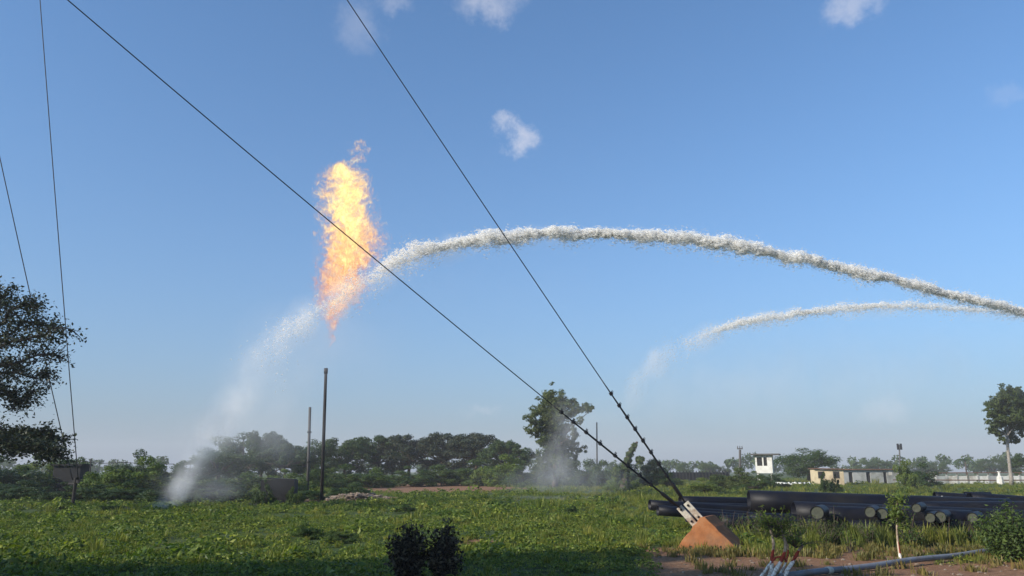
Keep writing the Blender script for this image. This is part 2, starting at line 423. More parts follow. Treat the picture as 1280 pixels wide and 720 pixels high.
scatter('dry_grass', [tuft('dry', k) for k in range(3)], *Z(dry), 'short dry grass on the bare reddish soil', 'dry grass')
tall = []
for k in range(150):
    p = G(rnd.triangular(925, 1290, 1010), rnd.uniform(668, 682))
    tall.append((p.x, p.y, 0, rnd.uniform(.3, .72)))
for k in range(70):
    p = G(rnd.uniform(845, 935), rnd.uniform(679, 688)); tall.append((p.x, p.y, 0, rnd.uniform(.2, .42)))
scatter('weeds', [tuft('tall', k) for k in range(3)], *Z(tall), 'tall weeds growing in front of the black pipes', 'weeds')

# ------------------------------------------------------------------ trees and shrubs
def blob_leaves(mb, blobs, per, leaf, flat=.75, inner=.45, aspect=.55, up=.25):
    blobs = np.asarray(blobs, float)
    for bx, by, bz, br in blobs:
        k = max(6, int(per*(br/np.mean(blobs[:, 3]))**1.6))
        d = rng.normal(size=(k, 3)); d /= np.linalg.norm(d, axis=1, keepdims=True)
        rr = br*(inner+(1-inner)*rng.uniform(0, 1, k)**.55)*rng.uniform(.85, 1.15, k)
        Pn = d*rr[:, None]*np.array([1, 1, flat])+np.array([bx, by, bz])
        mb.leaves(Pn, d+rng.normal(0, .5, (k, 3))+np.array([0, 0, up]), leaf*rng.uniform(.6, 1.35, k), aspect, .08)
def limbs(mb, foot, fork, targets, r0, n=7):
    foot, fork = Vector(foot), Vector(fork)
    path = rough_path([foot, foot.lerp(fork, .5)+Vector((rnd.uniform(-.05, .05), rnd.uniform(-.05, .05), 0))*foot.length*0+Vector((0, 0, 0)), fork], 3, .04*(fork-foot).length)
    mb.tube(path, [r0*(1.35-.6*i/(len(path)-1)) for i in range(len(path))], n+2)
    for tg in targets:
        tg = Vector(tg[:3]); L = (tg-fork).length
        midp = fork.lerp(tg, .5)+Vector((rnd.uniform(-.1, .1)*L, rnd.uniform(-.1, .1)*L, rnd.uniform(0, .15)*L))
        pth = bez(fork, midp, tg, 5)
        mb.tube(pth, [r0*.5*(1-.85*i/5) for i in range(6)], 5, False)

def proto(kind, seed):
    """unit plants about 8 m tall: returns crown mesh, trunk mesh, height, width"""
    global rng
    rng = np.random.default_rng(seed); rnd.seed(seed)
    blobs = []
    if kind == 'umbrella':
        H, W = 8, 11
        for k in range(58):
            a = rng.uniform(0, 2*pi); r = 5.2*math.sqrt(rng.uniform(0, 1))
            z = 6.9-2.4*(r/5.2)**2.4+rng.uniform(-1.1, .25); blobs.append((r*cos(a), r*sin(a), z, rng.uniform(.55, 1.1)))
        for k in range(26):
            a = rng.uniform(0, 2*pi); r = 4.6*math.sqrt(rng.uniform(.1, 1))
            blobs.append((r*cos(a), r*sin(a), rng.uniform(1.4, 4.6), rng.uniform(.5, .95)))
        per, leaf, flat, m = 190, .26, .55, 'leaf_dark'; fork = (0, 0, 3)
    elif kind == 'round':
        H, W = 8, 8
        for k in range(52):
            d = rng.normal(size=3); d /= np.linalg.norm(d); rr = rng.uniform(.35, 1)**.5
            z = 4.3+3.1*d[2]*rr
            blobs.append((3.3*d[0]*rr, 3.3*d[1]*rr, max(z, .8), rng.uniform(.6, 1.15)))
        per, leaf, flat, m = 190, .24, .8, 'leaf_mid'; fork = (0, 0, 2)
    elif kind == 'shrub':
        H, W = 8, 11
        for k in range(46):
            a = rng.uniform(0, 2*pi); r = 5*math.sqrt(rng.uniform(0, 1))
            top = 6.6*math.sqrt(max(0.05, 1-(r/5.4)**2))*(1+.25*math.sin(3*a+seed))
            z = top*rng.uniform(.15, 1); blobs.append((r*cos(a), r*sin(a), max(z, .6), rng.uniform(.8, 1.5)))
        per, leaf, flat, m = 200, .42, .85, 'leaf_bright'; fork = (0, 0, 1)
    mb = MB(); blob_leaves(mb, blobs, per, leaf, flat)
    av = np.concatenate(mb.v); H = float(np.percentile(av[:, 2], 99.3)); W = 2*float(np.percentile(np.abs(av[:, 0]), 98))
    tb = MB(); limbs(tb, (0, 0, -.2), fork, [b for b in blobs if rng.uniform() < .35], .22 if kind != 'shrub' else .12)
    return mb.mesh('crown', M[m]), tb.mesh('trunk', M['bark'], True), H, W
PROTO = {}
for kind, n in (('umbrella', 3), ('round', 3), ('shrub', 4)):
    PROTO[kind] = [proto(kind, 100+17*k+len(kind)) for k in range(n)]
def variant(me, matname):
    m2 = me.copy(); m2.materials[0] = M[matname]; return m2
VAR = {}
def plant(name, label, cat, px, top, wpx, Y, kind, k=0, leaf=None, group=None, base=0.0, depth=1.0):
    cm, tm, H, W = PROTO[kind][k % len(PROTO[kind])]
    if leaf:
        key = (kind, k % len(PROTO[kind]), leaf)
        if key not in VAR: VAR[key] = variant(cm, leaf)
        cm = VAR[key]
    p = P(px, top, Y); sz = (p.z-base)/H; sx = wpx*Y/FPX/W
    o = empty(name, (p.x, Y, base), rnd.uniform(0, 6.28)); o.scale = (sx, sx*depth, sz)
    tag(o, label, cat, group)
    link(bpy.data.objects.new('crown', cm), o); link(bpy.data.objects.new('trunk', tm), o)
    return o

g = 'dark trees along the far side of the field'
for i, (px, top, wd_, Y, kind, lf, lab) in enumerate([
    (242, 574, 44, 92, 'round', 'leaf_dark', 'small dark tree behind the white spray, leftmost of the wood'),
    (276, 560, 60, 96, 'round', 'leaf_mid', 'rounded hazy tree rising right behind the falling spray'),
    (305, 545, 70, 104, 'round', 'leaf_mid', 'tall rounded tree forming the left shoulder of the wooded hump'),
    (330, 541, 60, 108, 'umbrella', 'leaf_dark', 'dark tree whose tuft tops the left wooded hump'),
    (358, 556, 62, 100, 'umbrella', 'leaf_dark', 'dark flat-topped tree on the right shoulder of the left hump'),
    (396, 553, 60, 110, 'round', 'leaf_mid', 'mid green tree behind the two slim poles'),
    (432, 549, 66, 114, 'umbrella', 'leaf_dark', 'dark spreading tree just right of the thick flare pole'),
    (474, 546, 70, 118, 'umbrella', 'leaf_dark', 'dark spreading tree above the pale rubble heap'),
    (512, 545, 80, 118, 'umbrella', 'leaf_black', 'very dark umbrella-shaped tree in the middle of the wood'),
    (553, 543, 86, 120, 'umbrella', 'leaf_black', 'broad black-green umbrella tree above the bare tan patch'),
    (596, 543, 84, 118, 'umbrella', 'leaf_black', 'broad dark tree at the long flat right top of the wood'),
    (634, 552, 62, 112, 'umbrella', 'leaf_dark', 'dark tree sloping down at the right end of the wood')]):
    plant('spreading_tree' if kind == 'umbrella' else 'rounded_tree', lab, 'tree', px, top, wd_*1.12, Y, kind, i, lf, g)
g = 'lower bushes at the foot of the wood'
for i, (px, top, wd_, Y, lf, lab) in enumerate([
    (250, 596, 70, 62, 'leaf_dark', 'dark low bush half hidden in the white spray'),
    (300, 592, 70, 66, 'leaf_mid', 'low bush left of the dark square tank'),
    (352, 588, 50, 64, 'leaf_bright', 'green bush behind the dark square tank'),
    (398, 586, 54, 72, 'leaf_mid', 'green bush behind the foot of the flare pole'),
    (436, 582, 56, 80, 'leaf_mid', 'green bush behind the rubble heap'),
    (466, 586, 40, 84, 'leaf_bright', 'lighter green bush left of the bare tan patch'),
    (506, 584, 60, 92, 'leaf_mid', 'green bush behind the left of the bare tan patch'),
    (552, 582, 60, 94, 'leaf_mid', 'green bush behind the middle of the bare tan patch'),
    (590, 576, 60, 96, 'leaf_mid', 'tall green bush under the flat-topped dark trees'),
    (628, 570, 56, 92, 'leaf_bright', 'light green leafy bush left of the tall misty tree'),
    (655, 578, 44, 88, 'leaf_mid', 'green bush touching the left side of the tall misty tree')]):
    plant('bush', lab, 'bush', px, top, wd_*1.2, Y, 'shrub', i, lf, g)
g = 'bushes along the left edge of the field'
for i, (px, top, wd_, Y, lf, lab) in enumerate([
    (8, 572, 80, 58, 'leaf_dark', 'dark green bush below the overhanging left tree'),
    (45, 571, 60, 62, 'leaf_bright', 'yellow-green bush left of the dark shed'),
    (82, 574, 50, 66, 'leaf_mid', 'green bush behind the dark shed at the guy wires'),
    (108, 580, 34, 66, 'leaf_mid', 'small bush just right of the two left guy wires'),
    (165, 574, 72, 54, 'leaf_bright', 'bright leafy green bush left of the falling spray'),
    (140, 585, 60, 52, 'leaf_bright', 'low bright bush with dark shade under it'),
    (198, 582, 52, 56, 'leaf_mid', 'hazy bush right beside the foot of the spray'),
    (172, 565, 46, 70, 'leaf_dark', 'dark layered bush top showing above the bright left bush')]):
    plant('bush', lab, 'bush', px, top, wd_*1.2, Y, 'shrub', i+1, lf, g)
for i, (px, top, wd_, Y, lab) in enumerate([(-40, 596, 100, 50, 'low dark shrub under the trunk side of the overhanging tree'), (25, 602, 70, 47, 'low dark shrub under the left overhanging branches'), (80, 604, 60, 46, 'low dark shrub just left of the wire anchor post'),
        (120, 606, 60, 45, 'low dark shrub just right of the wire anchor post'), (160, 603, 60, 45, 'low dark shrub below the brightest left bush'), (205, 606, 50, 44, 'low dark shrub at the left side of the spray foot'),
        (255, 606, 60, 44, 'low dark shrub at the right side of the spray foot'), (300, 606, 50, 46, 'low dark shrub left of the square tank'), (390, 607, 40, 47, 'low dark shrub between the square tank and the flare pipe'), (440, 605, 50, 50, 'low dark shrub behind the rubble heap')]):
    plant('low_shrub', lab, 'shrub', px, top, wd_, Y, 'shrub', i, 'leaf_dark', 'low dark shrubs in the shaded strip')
g = 'shrubs behind the guy wires and the pipes'
for i, (px, top, wd_, Y, lf, lab) in enumerate([
    (735, 576, 50, 84, 'leaf_dark', 'dark shrub at the foot of the thin middle pole'),
    (762, 578, 40, 80, 'leaf_dark', 'dark shrub between the thin pole and the dead trunk'),
    (775, 592, 34, 70, 'leaf_bright', 'small light green shrub at the left of the dead trunk'),
    (812, 576, 44, 92, 'leaf_dark', 'dark shrub behind the crossing of the heavy guy ropes'),
    (838, 592, 30, 90, 'leaf_mid', 'small shrub right of the heavy guy ropes'),
    (915, 586, 44, 74, 'leaf_olive', 'pale green shrub at the foot of the short pole'),
    (940, 590, 40, 72, 'leaf_mid', 'green shrub in front of the white watch cabin'),
    (965, 593, 30, 84, 'leaf_dark', 'dark shrub right of the watch cabin leg'),
    (880, 598, 40, 64, 'leaf_bright', 'low bright shrub behind the thin black pipes'),
    (1032, 592, 14, 60, 'leaf_dark', 'dark shrub in front of the cream building'),
    (1044, 594, 12, 58, 'leaf_dark', 'darker shrub at the right end of the cream building'),
    (1128, 576, 22, 80, 'leaf_bright', 'light green shrub at the right end of the grey building'),
    (1150, 580, 34, 88, 'leaf_dark', 'dark round shrub between the grey building and the long wall')]):
    plant('shrub', lab, 'shrub', px, top, wd_*1.2, Y, 'shrub', i, lf, g)
plant('rounded_tree', 'hazy round green tree between the watch cabin and the cream building', 'tree', 1008, 562, 62, 120, 'round', 1, 'leaf_mid')
plant('spreading_tree', 'dark tree at the right edge behind the tall slim tree', 'tree', 1290, 566, 50, 120, 'umbrella', 1, 'leaf_dark')
g = 'small weeds standing out of the field'
for i, (px, py, top, wd_, lf, lab) in enumerate([
    (140, 640, 628, 30, 'leaf_mid', 'small green weed clump left of the spray foot'),
    (385, 672, 655, 34, 'leaf_mid', 'leafy weed clump in the left middle of the field'),
    (425, 676, 662, 40, 'leaf_mid', 'wide weed clump left of the dark purple shrubs'),
    (507, 640, 630, 26, 'leaf_dark', 'dark weed clump above the dark purple shrubs'),
    (632, 646, 636, 14, 'leaf_dark', 'tiny dark weed in the middle of the field'),
    (713, 642, 632, 14, 'leaf_dark', 'tiny dark weed left of the pipe ends'),
    (1178, 676, 655, 60, 'leaf_mid', 'low green mound of weeds in front of the pipe ends'),
    (1238, 676, 660, 40, 'leaf_mid', 'low green mound of weeds beside the right bush')]):
    b0 = G(px, py); plant('weed_clump', lab, 'weed', px, top, wd_, b0.y, 'shrub', i, lf, g)

plant('bush', 'small dark bush leaning against the left side of the square tank', 'bush', 332, 601, 26, 41.5, 'shrub', 2, 'leaf_dark')
plant('bush', 'low bush growing over the right corner of the square tank', 'bush', 370, 610, 20, 41.8, 'shrub', 1, 'leaf_mid')
# far treeline: one hazy mass
mb = MB()
bl = []
for k in range(520):
    px = rnd.uniform(-250, 1550)
    hgt = 4.5 if 780 < px < 920 else (5.5 if px < 780 else 6.6)
    Y = rnd.uniform(270, 330); s_ = Y/FPX
    hh = hgt*(1+.55*fbm(px*.02, 3, 1, 2))
    bl.append(((px-640)*s_, Y, rnd.uniform(.3, 1)*hh, rnd.uniform(1.3, 2.4)))
blob_leaves(mb, bl, 62, 1.15, .8)
tag(mb.build('far_treeline', M['leaf_mid']), 'hazy low line of trees along the horizon', 'trees', kind='stuff')
g = 'single trees standing above the far treeline'
for i, (px, top, wd_, lab) in enumerate([(855, 579, 14, 'small far tree above the horizon right of the guy ropes'), (885, 578, 18, 'small far tree left of the short pole'),
        (905, 583, 12, 'smallest far tree beside the short pole'), (1080, 576, 16, 'far tree at the left end of the right horizon trees'), (1097, 575, 18, 'far tree above the grey building'),
        (1170, 577, 22, 'far tree above the left of the long wall'), (1240, 573, 30, 'far tree above the right of the long wall'), (1145, 577, 20, 'far tree behind the dark round shrub')]):
    plant('distant_tree', lab, 'tree', px, top, wd_*1.3, 235, 'round', i, 'leaf_mid', g)

# palm on the horizon
pp = P(1205, 569, 190); pe = tag(empty('palm_tree', (pp.x, 190, 0)), 'small palm rising above the trees beyond the long wall', 'palm')
mb = MB(); mb.tube([(0, 0, 0), (.1, 0, pp.z*.5), (0, 0, pp.z-1)], [.2, .16, .13], 6); mb.build('trunk', M['bark'], pe, True)
mb = MB()
for k in range(16):
    a = k*2*pi/16+rnd.uniform(-.15, .15); L = rnd.uniform(2.2, 3.0)
    for s_ in range(10):
        t_ = s_/9; c_ = np.array([cos(a)*L*t_, sin(a)*L*t_, pp.z-1+1.3*t_-2.3*t_*t_])
        pr = np.array([-sin(a), cos(a), 0])*.55*(1-.6*t_)
        mb.add([c_-pr-[0, 0, .3], c_+[0, 0, .05], c_+pr-[0, 0, .3], c_+np.array([cos(a), sin(a), -.1])*.3], [[0, 1, 2, 3]])
mb.build('crown', M['leaf_mid'], pe)

# shaped single trees: blobs given as (px, py, radius px) at a distance
def shaped_tree(name, label, cat, Y, foot_px, fork_px, blobs_px, per, leaf, lm, bm, r0, depth, pick=1.0, flat=.75):
    foot = P(foot_px, 590, Y); foot.z = 0; fork = P(*fork_px, Y)
    e = tag(empty(name, foot), label, cat)
    bl = []
    for px, py, r_ in blobs_px:
        c_ = P(px, py, Y); rr = r_*Y/FPX*1.05
        bl.append((c_.x, Y+rnd.uniform(-1, 1)*depth, c_.z, rr))
    fill = []
    for i_, a_ in enumerate(bl):
        for b_ in bl[i_+1:]:
            dd_ = math.dist(a_[:3], b_[:3])
            if dd_ < 1.6*(a_[3]+b_[3]): fill.append(tuple((a_[q]+b_[q])/2 for q in range(3))+(min(a_[3], b_[3])*.8,))
    solidb = list(bl); bl = bl+fill
    bl2 = []
    for x, y, z, rr in bl:
        for k in range(9):
            d = rng.normal(size=3); d /= np.linalg.norm(d); q_ = rng.uniform(.15, 1.0)
            bl2.append((x+d[0]*rr*q_, y+d[1]*rr*q_*1.2, z+d[2]*rr*q_*.9, rr*rng.uniform(.25, .55)))
    mb = MB(foot); blob_leaves(mb, bl2, per, leaf, flat, .3); mb.build('crown', M[lm], e)
    tb = MB(foot); limbs(tb, foot, fork, [b_ for b_ in solidb if rnd.random() < pick], r0); tb.build('trunk', M[bm], e, True)
    return e
shaped_tree('tall_tree', 'tall leafy tree standing alone with white mist round its lower half', 'tree', 85, 694, (694, 560),
    [(690, 488, 13), (700, 498, 15), (682, 505, 16), (668, 522, 13), (700, 522, 17), (684, 532, 17), (664, 540, 8), (734, 508, 9), (722, 514, 9), (714, 508, 9), (741, 511, 6),
     (680, 553, 13), (700, 558, 15), (715, 553, 11), (726, 562, 8), (690, 580, 17), (712, 584, 14), (672, 586, 13), (718, 540, 9), (706, 600, 12), (684, 602, 12)],
    40, .24, 'leaf_olive', 'bark', .26, 1.6, .5)
shaped_tree('slim_tree', 'slim tree with pale bare trunk near the right edge', 'tree', 90, 1262, (1259, 545),
    [(1250, 492, 11), (1263, 488, 10), (1274, 492, 9), (1240, 506, 10), (1258, 506, 13), (1274, 507, 12), (1231, 514, 5), (1230, 527, 6), (1244, 524, 10), (1262, 524, 12), (1280, 520, 12),
     (1238, 538, 7), (1252, 540, 8), (1272, 540, 10), (1288, 534, 9), (1246, 550, 5), (1281, 552, 6), (1266, 552, 5)],
    34, .23, 'leaf_olive', 'bark_pale', .17, 1.4, .5)

# overhanging tree on the left edge
Yt = 32.0; ks = Yt/30
foot = P(-70, 600, Yt); foot.z = 0
et = tag(empty('overhanging_tree', foot), 'dark open-branched tree reaching in from the left edge', 'tree')
tb = MB(foot); lb = MB(foot)
tw = lambda pts, dz=0: [P(x, y, Yt+d) for x, y, d in pts]
main = rough_path([foot, P(-66, 560, Yt), P(-62, 500, Yt), P(-50, 440, Yt), P(-30, 390, Yt)], 4, .15)
tb.tube(main, [.32*(1-.7*i/(len(main)-1)) for i in range(len(main))], 9)
rng = np.random.default_rng(77); rnd.seed(7)
branches = [
    [(-62, 500, 0), (-20, 470, .3), (20, 452, .6), (46, 448, .8), (76, 447, 1)],
    [(-60, 490, 0), (-20, 450, -.6), (15, 432, -1), (48, 418, -1.2), (84, 411, -1.4)],
    [(-55, 455, 0), (-15, 425, .5), (20, 412, .9), (42, 404, 1.2), (64, 402, 1.5)],
    [(-50, 440, 0), (-15, 412, -.5), (15, 394, -.8), (30, 386, -1), (46, 382, -1)],
    [(-40, 410, 0), (-15, 392, .4), (-2, 376, .6), (6, 368, .7)],
    [(-62, 510, 0), (-20, 492, .5), (5, 493, .8), (22, 500, 1), (42, 490, 1)],
    [(-62, 520, 0), (-25, 535, .3), (10, 540, .5), (45, 545, .6), (74, 553, .8)],
    [(-62, 525, 0), (-25, 550, -.8), (10, 556, -1), (40, 560, -1.2), (66, 566, -1.2)],
    [(-58, 480, 0), (-10, 472, 1.2), (15, 465, 1.8), (40, 470, 2.0), (62, 466, 2.2)]]
for bi, br in enumerate(branches):
    pth = rough_path(tw(br), 6, .26, bi*3.1)
    n = len(pth); tb.tube(pth, [.10*(1-.88*i/(n-1)) for i in range(n)], 5, False)
    low = bi in (6, 7)
    for i in range(5, n):
        for s_ in range(6 if low else 4):
            p0 = pth[i]; L = rnd.uniform(.3, .85)*(.8 if low else 1)*ks
            d = Vector((rnd.uniform(-.5, 1.0), rnd.uniform(-1, 1), rnd.uniform(-.8, .9) if not low else rnd.uniform(-.5, .4))).normalized()
            p2 = p0+d*L; tb.tube(bez(p0, p0+d*L*.5+Vector((0, 0, .1)), p2, 3), [.022, .016, .011, .006], 4, False)
            k = 42 if low else (26 if bi == 5 else 14)
            cc_ = np.array(p0)[None]+(np.array(p2-p0))[None]*rng.uniform(.3, 1.05, (k, 1))+rng.normal(0, 1, (k, 3))*np.array([.17, .17, .11])*ks
            lb.leaves(cc_, rng.normal(0, .6, (k, 3))+np.array([0, 0, .8]), rng.uniform(.08, .19, k), .6)
tb.build('trunk', M['bark_dark'], et, True); lb.build('crown', M['leaf_black'], et)

# trees behind the camera, whose shade falls on the near ground
def shade_tree(px, py, h, w_, lab, k):
    tip = G(px, py)-Vector((0, w_*.36, 0)); hor = Vector((SUN.x, SUN.y, 0))/SUN.z*h*.93
    p = tip+hor
    cm, tm, H, W = PROTO['umbrella' if k % 2 else 'round'][k % 3]
    o = empty('shade_tree', (p.x, p.y, 0), k*1.3); o.scale = (w_/W, w_/W, h/H); tag(o, lab, 'tree', 'trees outside the view that shade the near field')
    link(bpy.data.objects.new('crown', cm), o); link(bpy.data.objects.new('trunk', tm), o)
for k, (px, py, h, w_) in enumerate([(-60, 703, 15, 8), (110, 706, 16, 6), (265, 711, 15, 6), (420, 703, 15, 7), (575, 702, 14, 7), (690, 690, 14, 6), (780, 698, 15, 7), (880, 712, 14, 5)]):
    shade_tree(px, py, h, w_, 'tree standing outside the view whose shade falls across the near ground', k)

# ------------------------------------------------------------------ dark purple shrubs in the near shade
def leafy_shrub(name, label, cat, base, wid, hei, n_st, leaf, lm, per=70, bm='bark_dark', spread=.5, group=None, low=.15, aspect=.5):
    e = tag(empty(name, base), label, cat, group); tb = MB(); lb = MB(); ends = []
    for k in range(n_st):
        a = rnd.uniform(0, 6.28); r_ = spread*wid*math.sqrt(rnd.random()); top = hei*rnd.uniform(.5, 1.12)*(1-.35*(r_/(spread*wid+1e-6))**2)
        p2 = Vector((cos(a)*r_, sin(a)*r_, top)); pth = bez((cos(a)*r_*.15, sin(a)*r_*.15, 0), (cos(a)*r_*.5, sin(a)*r_*.5, top*.5), p2, 5)
        tb.tube(pth, [.014*(1-.7*i/5) for i in range(6)], 5, False)
        kk = per; tt = rng.uniform(low, 1.02, kk)
        pts = np.array([list(pth[min(5, int(q*5))].lerp(pth[min(5, int(q*5)+1)], q*5-int(q*5))) for q in np.minimum(tt, .999)])
        off = rng.normal(0, 1, (kk, 3))*np.array([.09, .09, .07])*wid
        lb.leaves(pts+off, off*3+rng.normal(0, .5, (kk, 3))+np.array([0, 0, .4]), leaf*rng.uniform(.6, 1.3, kk), aspect, .1)
    tb.build('stem', M[bm], e, True); lb.build('foliage', M[lm], e)
    return e
rng = np.random.default_rng(3); rnd.seed(3)
b0 = G(511, 727); leafy_shrub('purple_shrub', 'dark purple-leaved shrub, left lump of the near pair', 'shrub', b0, .66, .86, 46, .085, 'leaf_purple', 60)
b0 = G(555, 727); leafy_shrub('purple_shrub', 'dark purple-leaved shrub, right lump with paler leaf tips', 'shrub', b0, .60, .84, 40, .085, 'leaf_purple', 60)
# leafy bush at the right edge
b0 = G(1266, 700); leafy_shrub('dense_bush', 'dense dark green bush at the right edge by the grey pipe', 'bush', b0, 1.15, .95, 90, .075, 'leaf_mid', 100, spread=.52, low=.0)
b0 = G(1062, 690); leafy_shrub('young_plant', 'thin young plant with a few light leaves before the pipes', 'plant', b0, .35, .62, 6, .06, 'leaf_sap', 14, 'bark', low=.6)
b0 = G(1140, 682); leafy_shrub('young_plant', 'low leafy plant just right of the painted sapling', 'plant', b0, .7, .55, 16, .06, 'leaf_mid', 30, 'bark', low=.2)
b0 = G(1090, 682); leafy_shrub('young_plant', 'small weed with round leaves left of the painted sapling', 'plant', b0, .5, .5, 10, .06, 'leaf_olive', 22, 'bark', low=.3)
for i, (px, s_, lb_) in enumerate([(948, .9, 'tangled weeds right beside the orange concrete block'), (1015, .8, 'tangled weeds in front of the largest pipe end'), (1040, .7, 'tangled weeds below the pale pipe ends')]):
    b0 = G(px, 678); leafy_shrub('weed_clump', lb_, 'weed', b0, s_, .62, 26, .055, 'leaf_olive', 26, 'bark', low=.1)

for i in range(34):
    px = rnd.uniform(905, 1275); b0 = G(px, rnd.uniform(670, 682)); hh = rnd.uniform(.3, .95)
    leafy_shrub('tangled_weed', 'tangle of thin leafy weeds among those hiding the foot of the pipe heap', 'weed', b0, rnd.uniform(.4, .9), hh, 10, .05, rnd.choice(['leaf_olive', 'leaf_mid', 'leaf_dark']), 22, 'bark', low=.1, group='weeds hiding the foot of the pipe heap')
# painted multi-stemmed tree (pollarded)
bp_ = G(968, 727); e = tag(empty('pollarded_tree', bp_), 'small tree with several stems painted white and red', 'tree')
Yb = bp_.y
def L(px, py, dy=0): return P(px, py, Yb+dy)-bp_
stems = [[(960, 726, 0), (964, 710, 0), (965, 697, .02), (967, 680, .02), (963, 661, .05)],
         [(962, 728, -.03), (970, 712, -.03), (979, 695, 0), (982, 680, .02), (978, 668, .02), (975, 660, .02)],
         [(978, 728, 0), (984, 713, .02), (991, 702, .04), (998, 689, .06), (1003, 682, .06)],
         [(948, 724, .05), (955, 715, .02), (963, 704, .0), (972, 696, 0), (982, 699, 0)],
         [(970, 728, .06), (975, 718, .06), (981, 706, .08), (985, 692, .1), (985, 682, .1)]]
for k, s_ in enumerate(stems):
    mb = MB(); pth = rough_path([L(*q) for q in s_], 4, .008, k)
    r0 = [.029, .030, .031, .020, .018][k]; n = len(pth)
    mb.tube(pth, [r0*(1.15-.5*i/(n-1))*(1+.12*sin(i*1.7+k)) for i in range(n)], 9)
    # cut, swollen knuckle on top
    top = pth[-1]; mb.tube([top-Vector((0, 0, .03)), top, top+Vector((0, 0, .03))], [r0*.6, r0*.95, r0*.5], 8)
    mb.build('stem', M['painted'], e, True)
tb = MB(); lb = MB()
for k in range(74):
    s0 = [L(963, 661, .05), L(975, 664, .02), L(995, 685, .06)][k % 3 if k % 7 else 2]
    if k % 3 == 2 and k % 2: s0 = L(970, 672, .03)
    d = Vector((rnd.uniform(-1, .9), rnd.uniform(-.8, .8), rnd.uniform(.1, 1.1))).normalized(); Lg = rnd.uniform(.16, .56)
    p2 = s0+d*Lg; pth = bez(s0, s0+d*Lg*.5+Vector((0, 0, .08)), p2-Vector((0, 0, .05)), 5); tb.tube(pth, [.007, .006, .005, .004, .003, .002], 4, False)
    kk = 17; idx = rng.uniform(1.2, 5, kk)
    pts = np.array([list(pth[int(q)].lerp(pth[min(5, int(q)+1)], q-int(q))) for q in idx])+rng.normal(0, .022, (kk, 3))
    lb.leaves(pts, rng.normal(0, .8, (kk, 3))+np.array([0, 0, .5]), rng.uniform(.035, .075, kk), .38, .1)
tb.build('twig', M['bark'], e, True); lb.build('foliage', M['leaf_sap'], e)

# painted sapling
bp_ = G(1124, 699); Yb = bp_.y; e = tag(empty('painted_sapling', bp_), 'young sapling with a white foot and a red painted side', 'sapling')
mb = MB(); pth = rough_path([L(1126, 700), L(1124, 690), L(1122, 675), L(1121, 655), L(1122, 640), L(1121, 626)], 4, .006)
n = len(pth); mb.tube(pth, [.030*(1-.75*i/(n-1)) for i in range(n)], 9); mb.build('trunk', M['painted_side'], e, True)
tb = MB(); lb = MB()
for k in range(44):
    s0 = pth[rnd.randint(11, n-1)]; a = rnd.uniform(0, 6.28)
    d = Vector((cos(a), sin(a), rnd.uniform(-.1, .9))).normalized(); Lg = rnd.uniform(.08, .34)
    p2 = s0+d*Lg; q = bez(s0, s0+d*Lg*.5+Vector((0, 0, .04)), p2, 4); tb.tube(q, [.006, .005, .004, .003, .002], 4, False)
    kk = 15; pts = np.array([list(s0.lerp(p2, x)) for x in rng.uniform(.25, 1.1, kk)])+rng.normal(0, .035, (kk, 3))
    lb.leaves(pts, rng.normal(0, .7, (kk, 3))+np.array([0, 0, .6]), rng.uniform(.05, .10, kk), .5, .1)
tb.build('branch', M['bark'], e, True); lb.build('foliage', M['leaf_sap'], e)

# dead trunk with vines
foot = P(783, 600, 68); foot.z = 0; Yb = 68; bp_ = foot
e = tag(empty('dead_trunk', foot), 'broken dead trunk wrapped in vines with one bent arm', 'tree trunk')
mb = MB(); q = rough_path([L(780, 612), L(781, 595), L(783, 582), L(787, 568), L(793, 557), L(797, 552)], 4, .06)
n = len(q); mb.tube(q, [.42*(1-.8*i/(n-1)) for i in range(n)], 9); mb.build('trunk', M['bark'], e, True)
mb = MB(); bl = [tuple(q[min(n-1, i)])+(.5*(1-.6*i/n),) for i in range(0, n-3, 2)]; bl += [(L(772, 590)+Vector((0, 0, 0)))[:]+(.55,), L(800, 575)[:]+(.4,)]
blob_leaves(mb, bl, 260, .24, .9, .7); mb.build('vine', M['leaf_olive'], e)

# ------------------------------------------------------------------ poles
def pole(name, label, cat, px_t, py_t, px_b, Y, r_, matn, group=None, extras=None):
    top = P(px_t, py_t, Y); bot = P(px_b, 590, Y); bot.z = 0
    e = tag(empty(name, bot), label, cat, group); mb = MB(bot)
    mb.tube([bot-Vector((0, 0, .2)), bot.lerp(top, .5), top], [r_, r_*.93, r_*.86], 12); mb.build('pole', M[matn], e, True)
    if extras: extras(e, top-bot, r_)
    return e
def ring_top(e, t_, r_):
    mb = MB(); mb.tube([t_-Vector((0, 0, .28)), t_+Vector((0, 0, .03))], r_*1.15, 12); mb.build('nozzle', M['dark_steel'], e, True)
YF = G(404, 628).y
stack = pole('flare_stack', 'tall dark steel flare pipe standing under the flame', 'flare stack', 407.5, 461, 404, YF, .10, 'pole', None, ring_top)
def knobs(e, t_, r_):
    for f in (.35, .7):
        mb = MB(); mb.tube([t_*f-Vector((0, 0, .06)), t_*f+Vector((0, 0, .06))], r_*1.4, 10); mb.build('collar', M['pole'], e, True)
pole('slim_pole', 'slimmer shorter pole left of the flare pipe', 'pole', 387.5, 509, 386, 66, .13, 'pole_far', None, knobs)
pole('thin_pole', 'thin lone pole right of the tall misty tree', 'pole', 746, 528, 746, 90, .09, 'pole_far')
def insul(e, t_, r_):
    mb = MB(); mb.box(t_+Vector((0, 0, .1)), (.7, .12, .12)); mb.build('crossarm', M['pole_far'], e)
    for s_ in (-.28, 0, .28):
        mb = MB(); mb.tube([t_+Vector((s_, 0, .16)), t_+Vector((s_, 0, .45))], [.07, .04], 8); mb.build('insulator', M['pole_far'], e)
